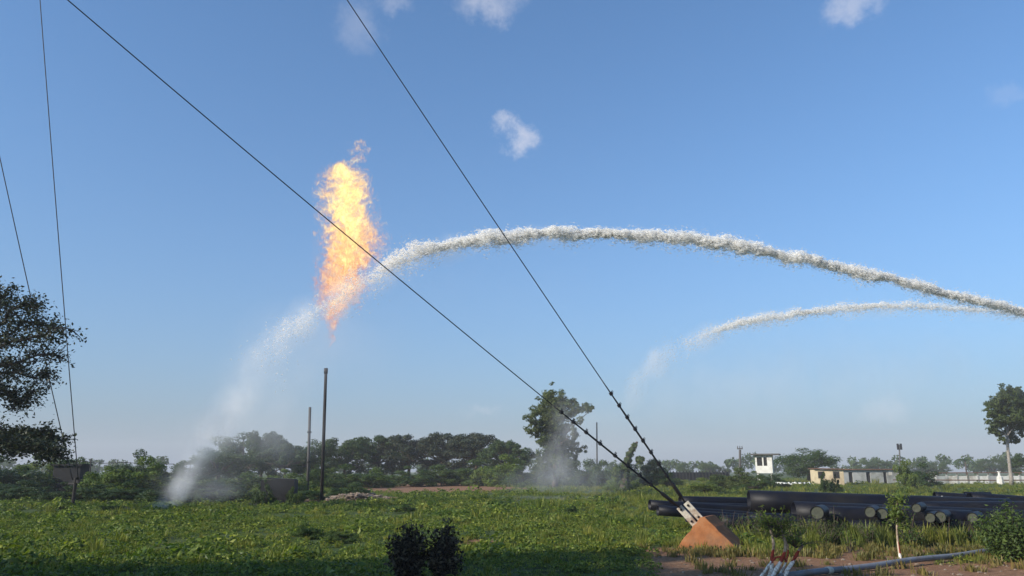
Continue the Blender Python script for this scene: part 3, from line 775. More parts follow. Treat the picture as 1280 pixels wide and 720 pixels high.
pole('short_pole', 'short stout pole with a small fitting left of the watch cabin', 'pole', 925, 562, 924, 100, .17, 'pole_far', None, insul)
def lamps(e, t_, r_):
    for s_ in (-1, 1):
        mb = MB(); mb.box(t_+Vector((s_*.34, 0, -.4)), (.34, .3, 1.3)); mb.build('lamp_head', M['dark_steel'], e)
    mb = MB(); mb.box(t_+Vector((0, 0, -.2)), (.9, .12, .12)); mb.build('crossarm', M['dark_steel'], e)
pole('lamp_mast', 'distant mast with a pair of lamp heads behind the grey building', 'lamp mast', 1124, 556, 1125, 170, .16, 'pole_far', None, lamps)
for px, lab in ((114, 'thin post just right of the left guy wires'), (192, 'thin post above the bright left bush')):
    pole('fence_post', lab, 'post', px, 573, px, 60, .05, 'pole', 'posts carrying the low cable on the left')
mb = MB(); a_, b_ = P(96, 576, 60), P(218, 580, 60)
cable = [a_.lerp(b_, i/14)-Vector((0, 0, .12*math.sin(pi*i/14*2)**2)) for i in range(15)]
mb.tube(cable, .022, 5); tag(mb.build('cable', M['wire'], None, True), 'thin low cable running above the left bushes', 'cable')

# ------------------------------------------------------------------ concrete anchor block and guy ropes
YA = 17.6
c0 = P(889, 676, YA); sc_ = YA/FPX
yaw = R(-27)
ea = tag(empty('anchor_block', (c0.x, YA+.1, 0), yaw), 'orange concrete anchor block half sunk in the grass', 'anchor block')
w2 = .66; hh_ = .73; dp = .95
mb = MB()   # wedge: triangular front, sloping sides
prof = [(-w2, -.1), (-w2*.98, .06), (-.12, hh_-.015), (-.06, hh_), (.0, hh_-.01), (w2*1.02, .05), (w2*1.02, -.1)]
pp_ = []
for i_ in range(len(prof)):
    (xa, za), (xb, zb_) = prof[i_], prof[(i_+1) % len(prof)]; m_ = 7 if math.hypot(xb-xa, zb_-za) > .4 and i_ < 6 else 1
    for j_ in range(m_):
        f_ = j_/m_; jt = .011 if j_ else .004
        pp_.append((xa+(xb-xa)*f_+rnd.gauss(0, jt), za+(zb_-za)*f_+rnd.gauss(0, jt)))
prof = pp_
fr = [(x, -dp*.35, z) for x, z in prof]; bk = [(x, dp*.65, z) for x, z in prof]; k = len(prof)
# bevelled rim: front face slightly inset
fi = [(x*.975, -dp*.35-.018, z*.975+.005) for x, z in prof]
mb._addl(fi+fr+bk, [list(range(k))]+[[i, i+k, (i+1) % k+k, (i+1) % k] for i in range(k)]+[[i+k, i+2*k, (i+1) % k+2*k, (i+1) % k+k] for i in range(k)]+[list(range(2*k, 3*k))[::-1]])
mb.build('concrete_body', M['concrete_orange'], ea)
inv = Matrix.Translation(ea.location) @ Matrix.Rotation(yaw, 4, 'Z'); inv = inv.inverted()
pl_far = P(853, 631, YA+.15); pl_near = P(873, 653, YA+.15)
for off in (-1, 1):
    a3 = inv @ (pl_far+Vector((off*.075, off*-.02, off*.048))); b3 = inv @ (pl_near+Vector((off*.075, off*-.02, off*.048)))
    ax = (b3-a3).normalized(); rot = ax.to_track_quat('X', 'Z').to_matrix()
    # plate lies with its width across the view
    zc = Vector((0, -1, 0)); yv = zc.cross(ax).normalized(); zv = ax.cross(yv).normalized()
    m3 = Matrix((ax, yv, zv)).transposed()
    mb = MB(); mid_ = (a3+b3)/2; mb.box(mid_, ((b3-a3).length, .135, .03), m3)
    pl = mb.build('steel_plate', M['white_steel'], ea)
    for fq in (.14, .80):
        c_ = a3.lerp(b3, fq)+zv*(.02 if (m3 @ Vector((0, 0, 1))).y < 0 else -.02)
        nrm = zv if zv.y < 0 else -zv
        c_ = a3.lerp(b3, fq)
        mb = MB(); mb.tube([c_-nrm*.02, c_+nrm*.035], .028, 6); mb.build('bolt', M['dark_steel'], pl)
for q in ((-.34, .10), (.30, .12), (.05, .08)):
    mb = MB(); mb.tube([(q[0], -dp*.35-.03, q[1]), (q[0], -dp*.35+.02, q[1])], .022, 8); mb.build('anchor_hole', M['void'], ea)

MAST = Vector((-22, 4, 0)); MAST2 = Vector((-29.5, 33, 0))
def mast_point(anchor, px, py, MAST, sag):
    """height where the rope that is seen passing (px, py) meets the mast line"""
    d = ray(px, py); r_ = d.x/d.y
    t_ = (anchor.x-r_*anchor.y)/((anchor.x-MAST.x)-r_*(anchor.y-MAST.y))
    y = anchor.y+(MAST.y-anchor.y)*t_; z = CAM_H+d.z*y/d.y+sag*4*t_*(1-t_)
    return Vector((MAST.x, MAST.y, anchor.z+(z-anchor.z)/t_))
def rope(name, label, anchor, thr, r_, sag, n=46, clamps=None, thick=None, group=None, mast=MAST):
    top = mast_point(anchor, *thr, mast, sag); None
    e = tag(empty(name, anchor), label, 'guy rope', group)
    pth = []
    for i in range(n+1):
        t_ = i/n; p = anchor.lerp(top, t_); p.z -= sag*4*t_*(1-t_); pth.append(p)
    mb = MB(anchor); mb.tube(pth, r_, 6); mb.build('wire', M['wire'], e, True)
    if thick:
        def at(t_): 
            p = anchor.lerp(top, t_); p.z -= sag*4*t_*(1-t_); return p
        mb = MB(anchor); mb.tube([at(thick*i/10) for i in range(11)], [r_*2.1]*8+[r_*1.7, r_*1.4, r_*1.05], 8); mb.build('rope_grip', M['wire'], e, True)
        for t_ in clamps:
            p = at(t_); ax = (at(t_+.004)-at(t_-.004)).normalized(); up = Vector((0, 0, 1)); sd = ax.cross(up).normalized(); nv = sd.cross(ax)
            m3 = Matrix((ax, sd, nv)).transposed()
            mb = MB(p); mb.box(p, (.065, .058, .058), m3); mb.tube([p+nv*.02, p+nv*.078], .009, 6); mb.tube([p+nv*.02+ax*.03, p+nv*.078+ax*.03], .009, 6)
            c_ = mb.build('rope_clamp', M['dark_steel'], e); c_.location = p-anchor
        ax = (at(.02)-at(0)).normalized()
        mb = MB(anchor); mb.tube([at(0), at(0)+ax*.15, at(0)+ax*.2, at(0)+ax*.55, at(0)+ax*.6, at(0)+ax*.72], [.02, .02, .045, .045, .02, .02], 8); mb.build('turnbuckle', M['dark_steel'], e, True)
    return e
an1 = P(849, 634, YA+.1); an2 = P(857, 629, YA+.2)
gq = 'guy ropes of the mast outside the view'
rope('guy_rope', 'heavy guy rope running low to the block from the upper left corner', an1, (80, -4), .0105, .42, 60, [.026, .036, .047, .058, .071, .083, .094, .104], .112, gq)
rope('guy_rope', 'heavy guy rope dropping steeply to the block from the top middle', an2, (432, -3), .0105, .55, 60, [.017, .024, .031, .038, .045, .052, .059, .066], .075, gq)
an3 = P(98, 603, 38); an4 = P(91, 601, 38)
rope('guy_rope', 'thin guy wire at left leaning up to the top edge', an3, (50, 0), .022, .5, 40, group=gq, mast=MAST2)
rope('guy_rope', 'thin guy wire at left leaning up to the left edge', an4, (0, 198), .022, .3, 40, group=gq, mast=MAST2)
mb = MB(); an5 = (an3+an4)/2
ee = tag(empty('wire_anchor', (an5.x, 38, 0)), 'dark anchor post where the two thin wires end', 'anchor post')
mb = MB(); mb.tube([(0, 0, -.1), (0, 0, an5.z+.2)], .08, 8); mb.build('post', M['pole'], ee)
mb = MB(); mb.box((0, 0, an5.z), (.34, .12, .14)); mb.build('bracket', M['dark_steel'], ee)

# ------------------------------------------------------------------ black pipes
def hollow(a, b, r_, n=20, thick=.08):
    a, b = Vector(a), Vector(b); mb = MB(a); t_ = (b-a).normalized(); ref = Vector((0, 0, 1)); u = t_.cross(ref).normalized(); v_ = u.cross(t_)
    V, F = [], []
    segs = 8
    for (rr, rev) in ((r_, 0), (r_*(1-thick), 1)):
        for s_ in range(segs+1):
            c_ = a.lerp(b, s_/segs)
            for k in range(n): V.append(list(c_+(u*cos(2*pi*k/n)+v_*sin(2*pi*k/n))*rr))
    o2 = (segs+1)*n
    for s_ in range(segs):
        for k in range(n):
            i0, i1, i2, i3 = s_*n+k, s_*n+(k+1) % n, (s_+1)*n+(k+1) % n, (s_+1)*n+k
            F.append([i0, i1, i2, i3]); F.append([o2+i3, o2+i2, o2+i1, o2+i0])
    for s_, fl in ((0, 0), (segs, 1)):
        for k in range(n):
            q = [s_*n+k, o2+s_*n+k, o2+s_*n+(k+1) % n, s_*n+(k+1) % n]; F.append(q[::-1] if fl else q)
    mb._addl(V, F); return mb
def pipe(name, label, cat, a, b, r_, matn='pipe_black', cap=None, group=None):
    a, b = Vector(a), Vector(b); e = tag(empty(name, a), label, cat, group)
    o = hollow(a, b, r_).build('pipe_wall', M[matn], e)
    for poly in o.data.polygons: poly.use_smooth = len(poly.vertices) == 4 and poly.index < len(o.data.polygons)-40
    if cap:  # added disc, coloured like the daylight seen through an open pipe
        t_ = (b-a).normalized(); c_ = a+t_*.03
        mb = MB(a); mb.tube([c_, c_+t_*.03], r_*.9, 16); mb.build('daylight_disc', M['bore_daylight'], e)
    return e
gp = 'black pipes heaped behind the anchor block'
S = lambda Y: Y/FPX
longs = [  # left px, py, Y, right px, py, Y, r px, label
    (936, 626, 23.2, 1262, 637, 22.4, 12.5, 'longest fat black pipe on top of the heap with its open end showing'),
    (992, 641, 21.8, 1300, 653, 21.2, 13.5, 'fat black pipe lying just below the longest top pipe'),
    (1028, 646, 21.0, 1215, 652, 20.6, 13, 'fat black pipe in front, behind the pale pipe ends'),
    (1150, 641, 21.9, 1345, 640, 21.6, 13, 'fat black pipe starting behind the painted sapling'),
    (1212, 626, 23.0, 1420, 640, 22.6, 10, 'black pipe running out at the right edge behind the dense bush'),
    (1206, 621, 24.6, 1239, 621.5, 24.4, 6, 'short blue-grey pipe lying on top at the right'),
    (1168, 623, 24.0, 1212, 626, 23.8, 8, 'short dark pipe stub with an arched open end'),
    (850, 627, 24.0, 1010, 630, 24.6, 6.5, 'thin black pipe, topmost of the left bundle'),
    (834, 634, 23.4, 1000, 638, 24.0, 6.5, 'thin black pipe just under the topmost of the left bundle'),
    (812, 631, 23.0, 970, 641, 23.6, 6, 'thin black pipe whose end sticks out farthest left'),
    (822, 638, 22.4, 985, 649, 22.8, 6, 'thin black pipe lying low in the left bundle'),
    (858, 645, 21.6, 1010, 655, 22.0, 7, 'thin black pipe resting on the ground behind the block'),
    (900, 652, 20.8, 1050, 662, 21.0, 8, 'black pipe on the ground right of the block'),
    (935, 650, 21.6, 1100, 656, 21.6, 9, 'black pipe wedged low under the longest top pipe'),
    (1005, 659, 20.9, 1190, 663, 20.7, 9, 'black pipe on the ground behind the leafy weeds before the heap'),
    (1120, 655, 21.3, 1330, 655, 21.0, 11, 'black pipe in the shaded middle of the right heap'),
    (1060, 662, 20.6, 1330, 664, 20.2, 11, 'black pipe at the very bottom of the right heap')]
for (x0, y0, Y0, x1, y1, Y1, r_, lab) in longs:
    pipe('long_pipe' if r_ > 9 else 'thin_pipe', lab, 'pipe', P(x0, y0, Y0), P(x1, y1, Y1), r_*S(Y0), group=gp)
gp2 = 'short pipe lengths pointing at the viewer'
for (x0, y0, r_, lab) in [(1021, 641, 8, 'pale pipe end, leftmost and largest of the row'), (1087, 640, 6.5, 'pale pipe end left of the painted sapling crown'),
        (1102, 642, 6.5, 'pale pipe end half hidden by the left sapling leaves'), (1145, 635, 5.5, 'pale pipe end high up right of the sapling'),
        (1162, 647, 6, 'dim pipe end second right of the sapling'),
        (1175, 646, 6.5, 'dim pipe end in the middle of the right heap'), (1215, 647, 6, 'pale pipe end next to the dense bush')]:
    Y0 = 19.7; a_ = P(x0, y0, Y0); dr = Vector((a_.x, a_.y, 0)).normalized(); dr = Matrix.Rotation(R(-9), 3, 'Z') @ dr
    pipe('pipe_length', lab, 'pipe', a_, a_+dr*.9, r_*S(Y0), cap=True, group=gp2)
wb = P(1178, 624, 22.9); eb = MB(); eb.box((0, 0, 0), (.07, .05, .10)); eb.tube([(0, 0, .04), (0, 0, .09)], .025, 6)
tag(eb.build('bottle', M['cloth'], None, False, wb), 'small white bottle on the pipes at the right', 'bottle')

# grey pipe on the bare soil
gp0, gp1 = G(975, 727), G(1262, 690); q = []
for i in range(13):
    t_ = i/12; p = gp0.lerp(gp1, t_); q.append(p+Vector((0, 0, .07+.012*sin(i*1.3)-.0*t_)))
ep = tag(empty('grey_pipe', gp0), 'long grey pipe lying across the bare soil', 'pipe'); mb = MB(gp0); mb.tube(q, .052, 14); mb.build('pipe_wall', M['grey_pipe'], ep, True)
j = q[2]; mb = MB(gp0); mb.tube([j-(q[3]-q[1]).normalized()*.06, j+(q[3]-q[1]).normalized()*.06], .062, 14); mb.build('joint_band', M['white_steel'], ep, True)

# loose stones on the soil
mb0 = MB(); ico_v = [(0, 0, 1), (.9, 0, .3), (.28, .85, .35), (-.72, .52, .3), (-.72, -.52, .3), (.28, -.85, .35), (.6, .5, -.4), (-.3, .75, -.4), (-.8, 0, -.4), (-.3, -.75, -.4), (.6, -.5, -.4), (0, 0, -.8)]
ico_f = [[0,1,2],[0,2,3],[0,3,4],[0,4,5],[0,5,1],[1,6,2],[2,7,3],[3,8,4],[4,9,5],[5,10,1],[6,7,2],[7,8,3],[8,9,4],[9,10,5],[10,6,1],[11,7,6],[11,8,7],[11,9,8],[11,10,9],[11,6,10]]
def rock(mb, c_, s_, flat=.6):
    v = np.array(ico_v)*(1+rng.normal(0, .16, (12, 1))); a = rng.uniform(0, 6.28)
    v = v @ np.array([[cos(a), -sin(a), 0], [sin(a), cos(a), 0], [0, 0, 1]]).T*np.array([s_*rng.uniform(.8, 1.5), s_, s_*flat])
    mb.add(v+np.array(c_), ico_f)
mb = MB()
for k in range(260):
    p = G(rnd.uniform(820, 1275), rnd.uniform(689, 735)); rock(mb, (p.x, p.y, ground_h(p.x, p.y)+.005), rnd.choice([.012, .018, .03, .04]))
tag(mb.build('gravel', M['rubble']), 'small stones and clods on the bare reddish soil', 'gravel', kind='stuff')
rp0 = G(444, 627); mb = MB(rp0)
for k in range(900):
    px = rnd.gauss(444, 19); hgt = max(0, 1-((px-444)/42)**2)
    p = G(min(484, max(405, px)), 627-rnd.uniform(0, 5)); rock(mb, (p.x, p.y, rnd.uniform(0, 1)*.40*hgt), rnd.choice([.05, .07, .1, .16]), .5)
mb.build('rubble', M['rubble'], None, False, rp0); o = bpy.data.objects['rubble']; tag(o, 'low heap of pale brown rubble right of the flare pipe', 'rubble heap', kind='stuff')

# ------------------------------------------------------------------ buildings
def at_base(px, Y): return Vector(((px-640)*Y*cos(0)/FPX*(1/1.0), Y, 0))
# dark square tank
Yk = 43; c_ = P(350, 600, Yk); e = tag(empty('square_tank', (c_.x, Yk, 0), R(8)), 'dark square concrete tank at the edge of the field', 'tank')
mb = MB(); W_, H_ = 1.75, 1.22
for (x, y, sx, sy) in ((0, -.7, W_, .14), (0, .7, W_, .14), (-W_/2+.07, 0, .14, 1.255), (W_/2-.07, 0, .14, 1.255)): mb.box((x, y, H_/2-.05), (sx, sy, H_+.1))
mb.build('tank_wall', M['dark_block'], e)
mb = MB(); mb.box((.1, 0, H_+.045), (W_*.82, 1.3, .08), Matrix.Rotation(R(3), 3, 'Y')); mb.build('lid', M['dark_block'], e)
# dark shed at the left wires
Yk = 62; c_ = P(88, 600, Yk); e = tag(empty('dark_shed', (c_.x, Yk, 0), R(5)), 'low dark shed with a flat roof behind the thin wires', 'shed')
mb = MB(); mb.box((0, 0, 1.05), (2.0, 1.6, 2.1)); mb.build('wall', M['dark_block'], e)
mb = MB(); mb.box((0, 0, 2.16), (2.3, 1.9, .12)); mb.build('roof', M['dark_block'], e)
mb = MB(); mb.box((0, -.83, .75), (1.9, .05, .12)); mb.build('rail', M['pole_far'], e)
# watch cabin
Yk = 100; c_ = P(957, 600, Yk); s_ = Yk/FPX
e = tag(empty('watch_cabin', (c_.x, Yk, 0), R(-24)), 'small white watch cabin on legs with a flat overhanging roof', 'cabin')
zb, zt = P(957, 590, Yk).z, P(957, 569, Yk).z; cw, cd = 2.05, 1.55
mb = MB(); fy = -cd/2
# front wall with window openings
for (x0, x1, z0, z1) in ((-cw/2, cw/2, zb, zb+.75), (-cw/2, cw/2, zt-.28, zt), (-cw/2, -cw/2+.22, zb+.75, zt-.28), (-.16, .0, zb+.75, zt-.28), (.42, cw/2, zb+.75, zt-.28)):
    mb.box(((x0+x1)/2, fy+.06, (z0+z1)/2), (x1-x0, .12, z1-z0))
mb.box((0, cd/2-.06, (zb+zt)/2), (cw, .12, zt-zb)); mb.box((-cw/2+.06, 0, (zb+zt)/2), (.12, cd-.25, zt-zb)); mb.box((cw/2-.06, 0, (zb+zt)/2), (.12, cd-.25, zt-zb))
mb.box((0, 0, zb-.07), (cw+.02, cd+.02, .13))
mb.build('wall', M['white_wall'], e)
mb = MB(); mb.box((.25, 0, zt+.09), (cw+1.35, cd+1.0, .16)); mb.build('roof', M['slab'], e)
for (x0, x1) in ((-cw/2+.22, -.16), (0, .42)):
    f = MB(); zc = (zb+.75+zt-.28)/2; h_ = zt-.28-zb-.75
    for dx in (x0+.03, x1-.03): f.box((dx, fy+.10, zc), (.05, .06, h_-.02))
    for dz in (-h_/2+.04, h_/2-.04): f.box(((x0+x1)/2, fy+.10, zc+dz), (x1-x0-.12, .05, .05))
    w_o = f.build('window', M['pole_far'], e)
    f = MB(); f.box(((x0+x1)/2, fy+.13, zc), (x1-x0-.13, .02, h_-.1)); f.build('pane', M['void'], w_o)
for (x, y) in ((-.8, -.55), (.8, -.55), (-.8, .55), (.8, .55)):
    mb = MB(); mb.box((x, y, (zb-.15)/2), (.2, .2, zb-.13)); mb.build('leg', M['white_wall'], e)
# cream building
Yk = 96; c_ = P(1034, 600, Yk); e = tag(empty('cream_building', (c_.x, Yk, 0), R(-12)), 'low cream building with a rusty roof edge behind shrubs', 'building')
zt = P(1034, 587, Yk).z
mb = MB(); mb.box((0, 0, zt/2), (3.3, 3, zt)); mb.build('wall', M['cream_wall'], e)
mb = MB(); mb.box((.5, 0, zt+.07), (4.6, 3.6, .12), Matrix.Rotation(R(1.5), 3, 'Y')); mb.build('roof', M['rust_roof'], e)
for x in (-.9, .8):
    mb = MB(); mb.box((x, -1.52, 1.25), (.7, .06, .8)); f = mb.build('window', M['pole_far'], e); mb = MB(); mb.box((x, -1.56, 1.25), (.56, .03, .66)); mb.build('pane', M['void'], f)
# long grey building
Yk = 112; a_, b_ = P(1052, 600, Yk), P(1128, 600, Yk); wl = b_.x-a_.x; zt = P(1080, 587.5, Yk).z
e = tag(empty('grey_building', ((a_.x+b_.x)/2, Yk+1.6, 0)), 'long low grey building with dark doorways', 'building')
fx = [((1064, 5), 0), ((1086, 5), 0), ((1107, 4), 0)]
mb = MB(); xs = [-wl/2]; holes = []
for (px, wp), _ in fx:
    xc = P(px, 600, Yk).x-(a_.x+b_.x)/2; hw = wp*Yk/FPX/2; holes.append((xc-hw, xc+hw))
ed = [-wl/2]+[v for h in holes for v in h]+[wl/2]
for k in range(0, len(ed), 2): mb.box(((ed[k]+ed[k+1])/2, -1.5, zt/2), (ed[k+1]-ed[k], .2, zt))
for h in holes: mb.box(((h[0]+h[1])/2, -1.5, zt-.15), (h[1]-h[0]+.0, .18, .30))
mb.box((0, 1.4, zt/2), (wl, .2, zt)); mb.box((-wl/2+.1, -.05, zt/2), (.2, 2.68, zt)); mb.box((wl/2-.1, -.05, zt/2), (.2, 2.68, zt)); mb.build('wall', M['grey_wall'], e)
mb = MB(); mb.box((0, -.1, zt+.09), (wl+.6, 3.7, .14)); mb.build('roof', M['rust_roof'], e)
for h in holes:
    mb = MB(); mb.box(((h[0]+h[1])/2, -1.42, (zt-.3)/2), (h[1]-h[0]-.02, .06, zt-.32)); mb.build('door', M['void'], e)
mb = MB(); mb.box((holes[2][1]+.55, -1.63, 1.5), (.5, .04, .8)); mb.build('notice_board', M['white_wall'], e)
# long boundary wall
Yk = 108; a_, b_ = P(1158, 600, Yk), P(1340, 600, Yk); wl = b_.x-a_.x; zt = P(1200, 594.8, Yk).z
e = tag(empty('boundary_wall', (a_.x, Yk, 0)), 'long pale panelled wall with a dark rail on top', 'wall')
nb = 14; bw = wl/nb
for k in range(nb):
    mb = MB(); mb.box((bw*(k+.5), 0, zt/2), (bw-.24, .12, zt*(1-.04*(k % 2)))); mb.build('panel', M['white_wall' if k % 5 != 1 else 'grey_wall'], e)
for k in range(nb+1):
    mb = MB(); mb.box((bw*k, 0, zt/2+.06), (.2, .22, zt+.12)); mb.build('pillar', M['grey_wall'], e)
mb = MB(); mb.tube([(0, -.05, zt+.38), (wl*.5, -.05, zt+.42), (wl, -.05, zt+.38)], .07, 6); mb.build('top_rail', M['rust_roof'], e)
for k in range(0, nb+1):
    mb = MB(); mb.box((bw*k, -.05, zt+.25), (.06, .06, .28)); mb.build('rail_post', M['rust_roof'], e)
mb = MB(); mb.tube([(-6, -3.0, .55), (wl*.4, -3.2, .5), (wl, -3.0, .55)], .08, 6); mb.build('low_rail', M['rust_roof'], e)
# white post-like marker
c_ = P(1250, 600, 100); zt = P(1250, 590, 100).z; e = tag(empty('white_marker', (c_.x, 100, 0)), 'small white tapered marker in front of the long wall', 'marker')
mb = MB(); mb.tube([(0, 0, 0), (0, 0, zt*.62), (0, 0, zt*.72), (0, 0, zt)], [.42, .36, .14, .12], 8); mb.build('body', M['white_wall'], e)
mb = MB(); mb.box((0, 0, zt+.05), (.3, .3, .1)); mb.build('cap', M['white_wall'], e)
# dark board fence on the far middle
Yk = 140; a_, b_ = P(838, 600, Yk), P(912, 600, Yk); nb = 18; wl = b_.x-a_.x; zt = P(870, 588.5, Yk).z
e = tag(empty('dark_fence', (a_.x, Yk, 0)), 'low dark fence on the far side right of the guy ropes', 'fence')
mb = MB()
for k in range(nb+1): mb.box((wl*k/nb, 0, zt/2), (.14, .14, zt))
o = mb.build('post', M['dark_block'], e); o['kind'] = 'stuff'
mb = MB(); mb.box((wl/2, .14, zt*.45), (wl, .08, zt*.8)); mb.build('board', M['dark_block'], e)
# pale sheets on the grass
mb = MB(); c0_ = P(990, 601, 82); c0_.z = 0
nx, ny = 26, 6
V = [((i/(nx-1)-.5)*3.4, (j/(ny-1)-.5)*1.1, .55+.22*mnoise.noise(Vector((i*.45, j*.6, 3)))+.12*mnoise.noise(Vector((i*1.3, j*1.1, 9)))-.25*abs(j/(ny-1)-.5)) for j in range(ny) for i in range(nx)]
F = [[j*nx+i, j*nx+i+1, (j+1)*nx+i+1, (j+1)*nx+i] for j in range(ny-1) for i in range(nx-1) if mnoise.noise(Vector((i*.5, j*.4, 20))) > -.18]
mb.add(V, F); o = mb.build('crumpled_sheet', M['cloth'], None, False, c0_); tag(o, 'crumpled white sheet lying on low growth below the watch cabin', 'sheet')

# ------------------------------------------------------------------ flame
def catenary_px(pts):  # interpolate px paths
    xs = np.array(pts, float); seg = np.r_[0, np.cumsum(np.hypot(np.diff(xs[:, 0]), np.diff(xs[:, 1])))]
    return seg/seg[-1], xs
rows = [(172, 452, 4), (185, 450, 14), (198, 446, 14), (207, 430, 15), (216, 430, 24), (228, 431, 28), (245, 432, 30), (262, 434, 30), (280, 439, 31), (297, 440, 37), (312, 438, 36), (325, 435, 33), (340, 428, 29),
        (360, 426, 29), (375, 423, 27), (390, 417, 22), (402, 414, 17), (418, 412.5, 11), (432, 412, 5)]
YFl = YF+.2
zs = [P(420, r_[0], YFl).z for r_ in rows]; xc = [P(r_[1], r_[0], YFl).x for r_ in rows]; hw = [r_[2]*YFl/FPX*1.0 for r_ in rows]
z0, z1 = zs[-1], zs[0]; cx0 = float(np.mean(xc))
fl = tag(empty('gas_flame', (cx0, YFl, z0)), 'bright yellow and orange flame burning above the flare pipe', 'flame')
m, t, out = mat('flame')
tcc = t.node('ShaderNodeTexCoord').outputs['Object']; sep = t.node('ShaderNodeSeparateXYZ'); t.l.new(tcc, sep.inputs[0])
zn = t.math('DIVIDE', sep.outputs[2], z1-z0)
def fcurve(vals, lo, hi):
    n = t.node('ShaderNodeFloatCurve'); t.l.new(zn, n.inputs['Value']); c_ = n.mapping.curves[0]
    pts = sorted([((z-z0)/(z1-z0), (v-lo)/(hi-lo)) for z, v in zip(zs, vals)])
    while len(c_.points) < len(pts): c_.points.new(.5, .5)
    for p, (a, b_) in zip(c_.points, pts): p.location = (a, b_)
    n.mapping.update()
    return t.math('ADD', t.math('MULTIPLY', n.outputs[0], hi-lo), lo)
XC = fcurve([x-cx0 for x in xc], -2, 2); HW = t.math('MAXIMUM', fcurve(hw, 0, 2.5), .12)
# stretched turbulence
st = t.vmath('MULTIPLY', tcc, (1, 1, .62))
wn = t.node('ShaderNodeTexNoise', {'Scale': .7, 'Detail': 4.0, 'Roughness': .6}); t.l.new(st, wn.inputs['Vector'])
off = t.vmath('MULTIPLY', t.vmath('SUBTRACT', wn.outputs['Color'], (.5, .5, .5)), (2.6, 2.6, 1.8))
pw = t.vmath('ADD', tcc, off); sp2 = t.node('ShaderNodeSeparateXYZ'); t.l.new(pw, sp2.inputs[0])
dx = t.math('SUBTRACT', sp2.outputs[0], XC)
rr = t.math('DIVIDE', t.math('SQRT', t.math('ADD', t.math('MULTIPLY', dx, dx), t.math('MULTIPLY', sp2.outputs[1], sp2.outputs[1]))), HW)
body = t.math('SUBTRACT', 1.0, rr)
st2 = t.vmath('MULTIPLY', pw, (1, 1, .75))
n2 = t.noise(st2, 2.2, 7, .72, .9); n3 = t.noise(st2, 5.5, 5, .7, 1.2)
f = t.math('ADD', body, t.math('MULTIPLY', t.math('SUBTRACT', n2, .5), 6.4))
wisp = t.mapr(zn, .82, .90, 0, .45, True)   # thin, torn top
f = t.math('SUBTRACT', t.math('SUBTRACT', f, .16), wisp)
low = t.mapr(zn, .0, .25, .45, 0, True); f = t.math('SUBTRACT', f, low)
f = t.math('SUBTRACT', f, t.mapr(zn, .98, 1.05, 0, 3)); dens = t.mapr(f, .15, .75, 0, 1)
hot = t.math('ADD', t.math('ADD', t.mapr(f, .1, 1.7, -.02, .95), t.mapr(zn, .1, .6, -.22, .12)), t.math('MULTIPLY', t.math('SUBTRACT', n3, .5), 2.6))
colr = t.ramp(hot, [(0, (.75, .22, .12)), (.18, (.95, .36, .18)), (.38, (1.05, .62, .24)), (.55, (1.1, .86, .28)), (.8, (1.25, 1.12, .50))])
em = t.node('ShaderNodeEmission', {'Color': colr, 'Strength': t.math('MULTIPLY', dens, t.math('ADD', 1.7, t.math('MULTIPLY', hot, 1.6)))})
ab = t.node('ShaderNodeVolumeAbsorption', {'Color': (.5, .5, .5, 1), 'Density': t.math('MULTIPLY', dens, 4.6)})
ad = t.node('ShaderNodeAddShader'); t.l.new(em.outputs[0], ad.inputs[0]); t.l.new(ab.outputs[0], ad.inputs[1])
t.l.new(ad.outputs[0], out.inputs['Volume'])
m.cycles.volume_step_rate = .07
mb = MB()
pth = [(x-cx0, 0, z-z0) for x, z in zip(xc, zs)][::-1]; rad = [h*1.25+.35 for h in hw][::-1]
pth = [(pth[0][0], 0, pth[0][2]-.4)]+pth+[(pth[-1][0], 0, pth[-1][2]+.9)]; rad = [.3]+rad+[.5]
mb.tube(pth, rad, 20); mb.build('flame_body', m, fl)

# ------------------------------------------------------------------ water jets
m, t, out = mat('water_drops')
ge = t.node('ShaderNodeNewGeometry'); rc = t.ramp(ge.outputs['Random Per Island'], [(0, (.97, .95, .91)), (.5, (.98, .97, .94)), (1, (.99, .99, .98))])
b1 = t.node('ShaderNodeBsdfPrincipled', {'Base Color': rc, 'Roughness': .8, 'Specular IOR Level': .1}); b2 = t.node('ShaderNodeBsdfTranslucent', {'Color': rc})
mx = t.node('ShaderNodeMixShader', {0: .6}); t.l.new(b1.outputs[0], mx.inputs[1]); t.l.new(b2.outputs[0], mx.inputs[2])
mx2 = t.node('ShaderNodeMixShader', {0: .68}); t.l.new(mx.outputs[0], mx2.inputs[1]); t.l.new(t.node('ShaderNodeBsdfTransparent').outputs[0], mx2.inputs[2]); t.l.new(mx2.outputs[0], out.inputs[0])
M['drops'] = m
def mistmat(name, colr, scale, lo, hi, step):
    m, t, out = mat(name)
    tcc = t.node('ShaderNodeTexCoord').outputs['Object']; pos = t.node('ShaderNodeNewGeometry').outputs['Position']
    r_ = t.vmath('LENGTH', tcc, out=1)
    r_ = t.math('ADD', r_, t.math('MULTIPLY', t.math('SUBTRACT', t.noise(pos, scale*.8, 3, .6), .5), .7))
    fall = t.mapr(r_, .1, .95, 1, 0, True)
    nz = t.mapr(t.noise(t.vmath('MULTIPLY', pos, (1, 1, .6)), scale, 5, .65), lo, hi, 0, 1, True)
    oi = t.node('ShaderNodeObjectInfo'); sr = t.node('ShaderNodeSeparateColor'); t.l.new(oi.outputs['Color'], sr.inputs[0])
    d = t.math('MULTIPLY', t.math('MULTIPLY', fall, nz), sr.outputs[0])
    vs = t.node('ShaderNodeVolumeScatter', {'Color': colr, 'Density': d, 'Anisotropy': .1}); t.l.new(vs.outputs[0], out.inputs['Volume'])
    m.cycles.volume_step_rate = step
    return m
M['mist'] = mistmat('mist', (.94, .94, .96, 1), .9, .30, .72, .35)
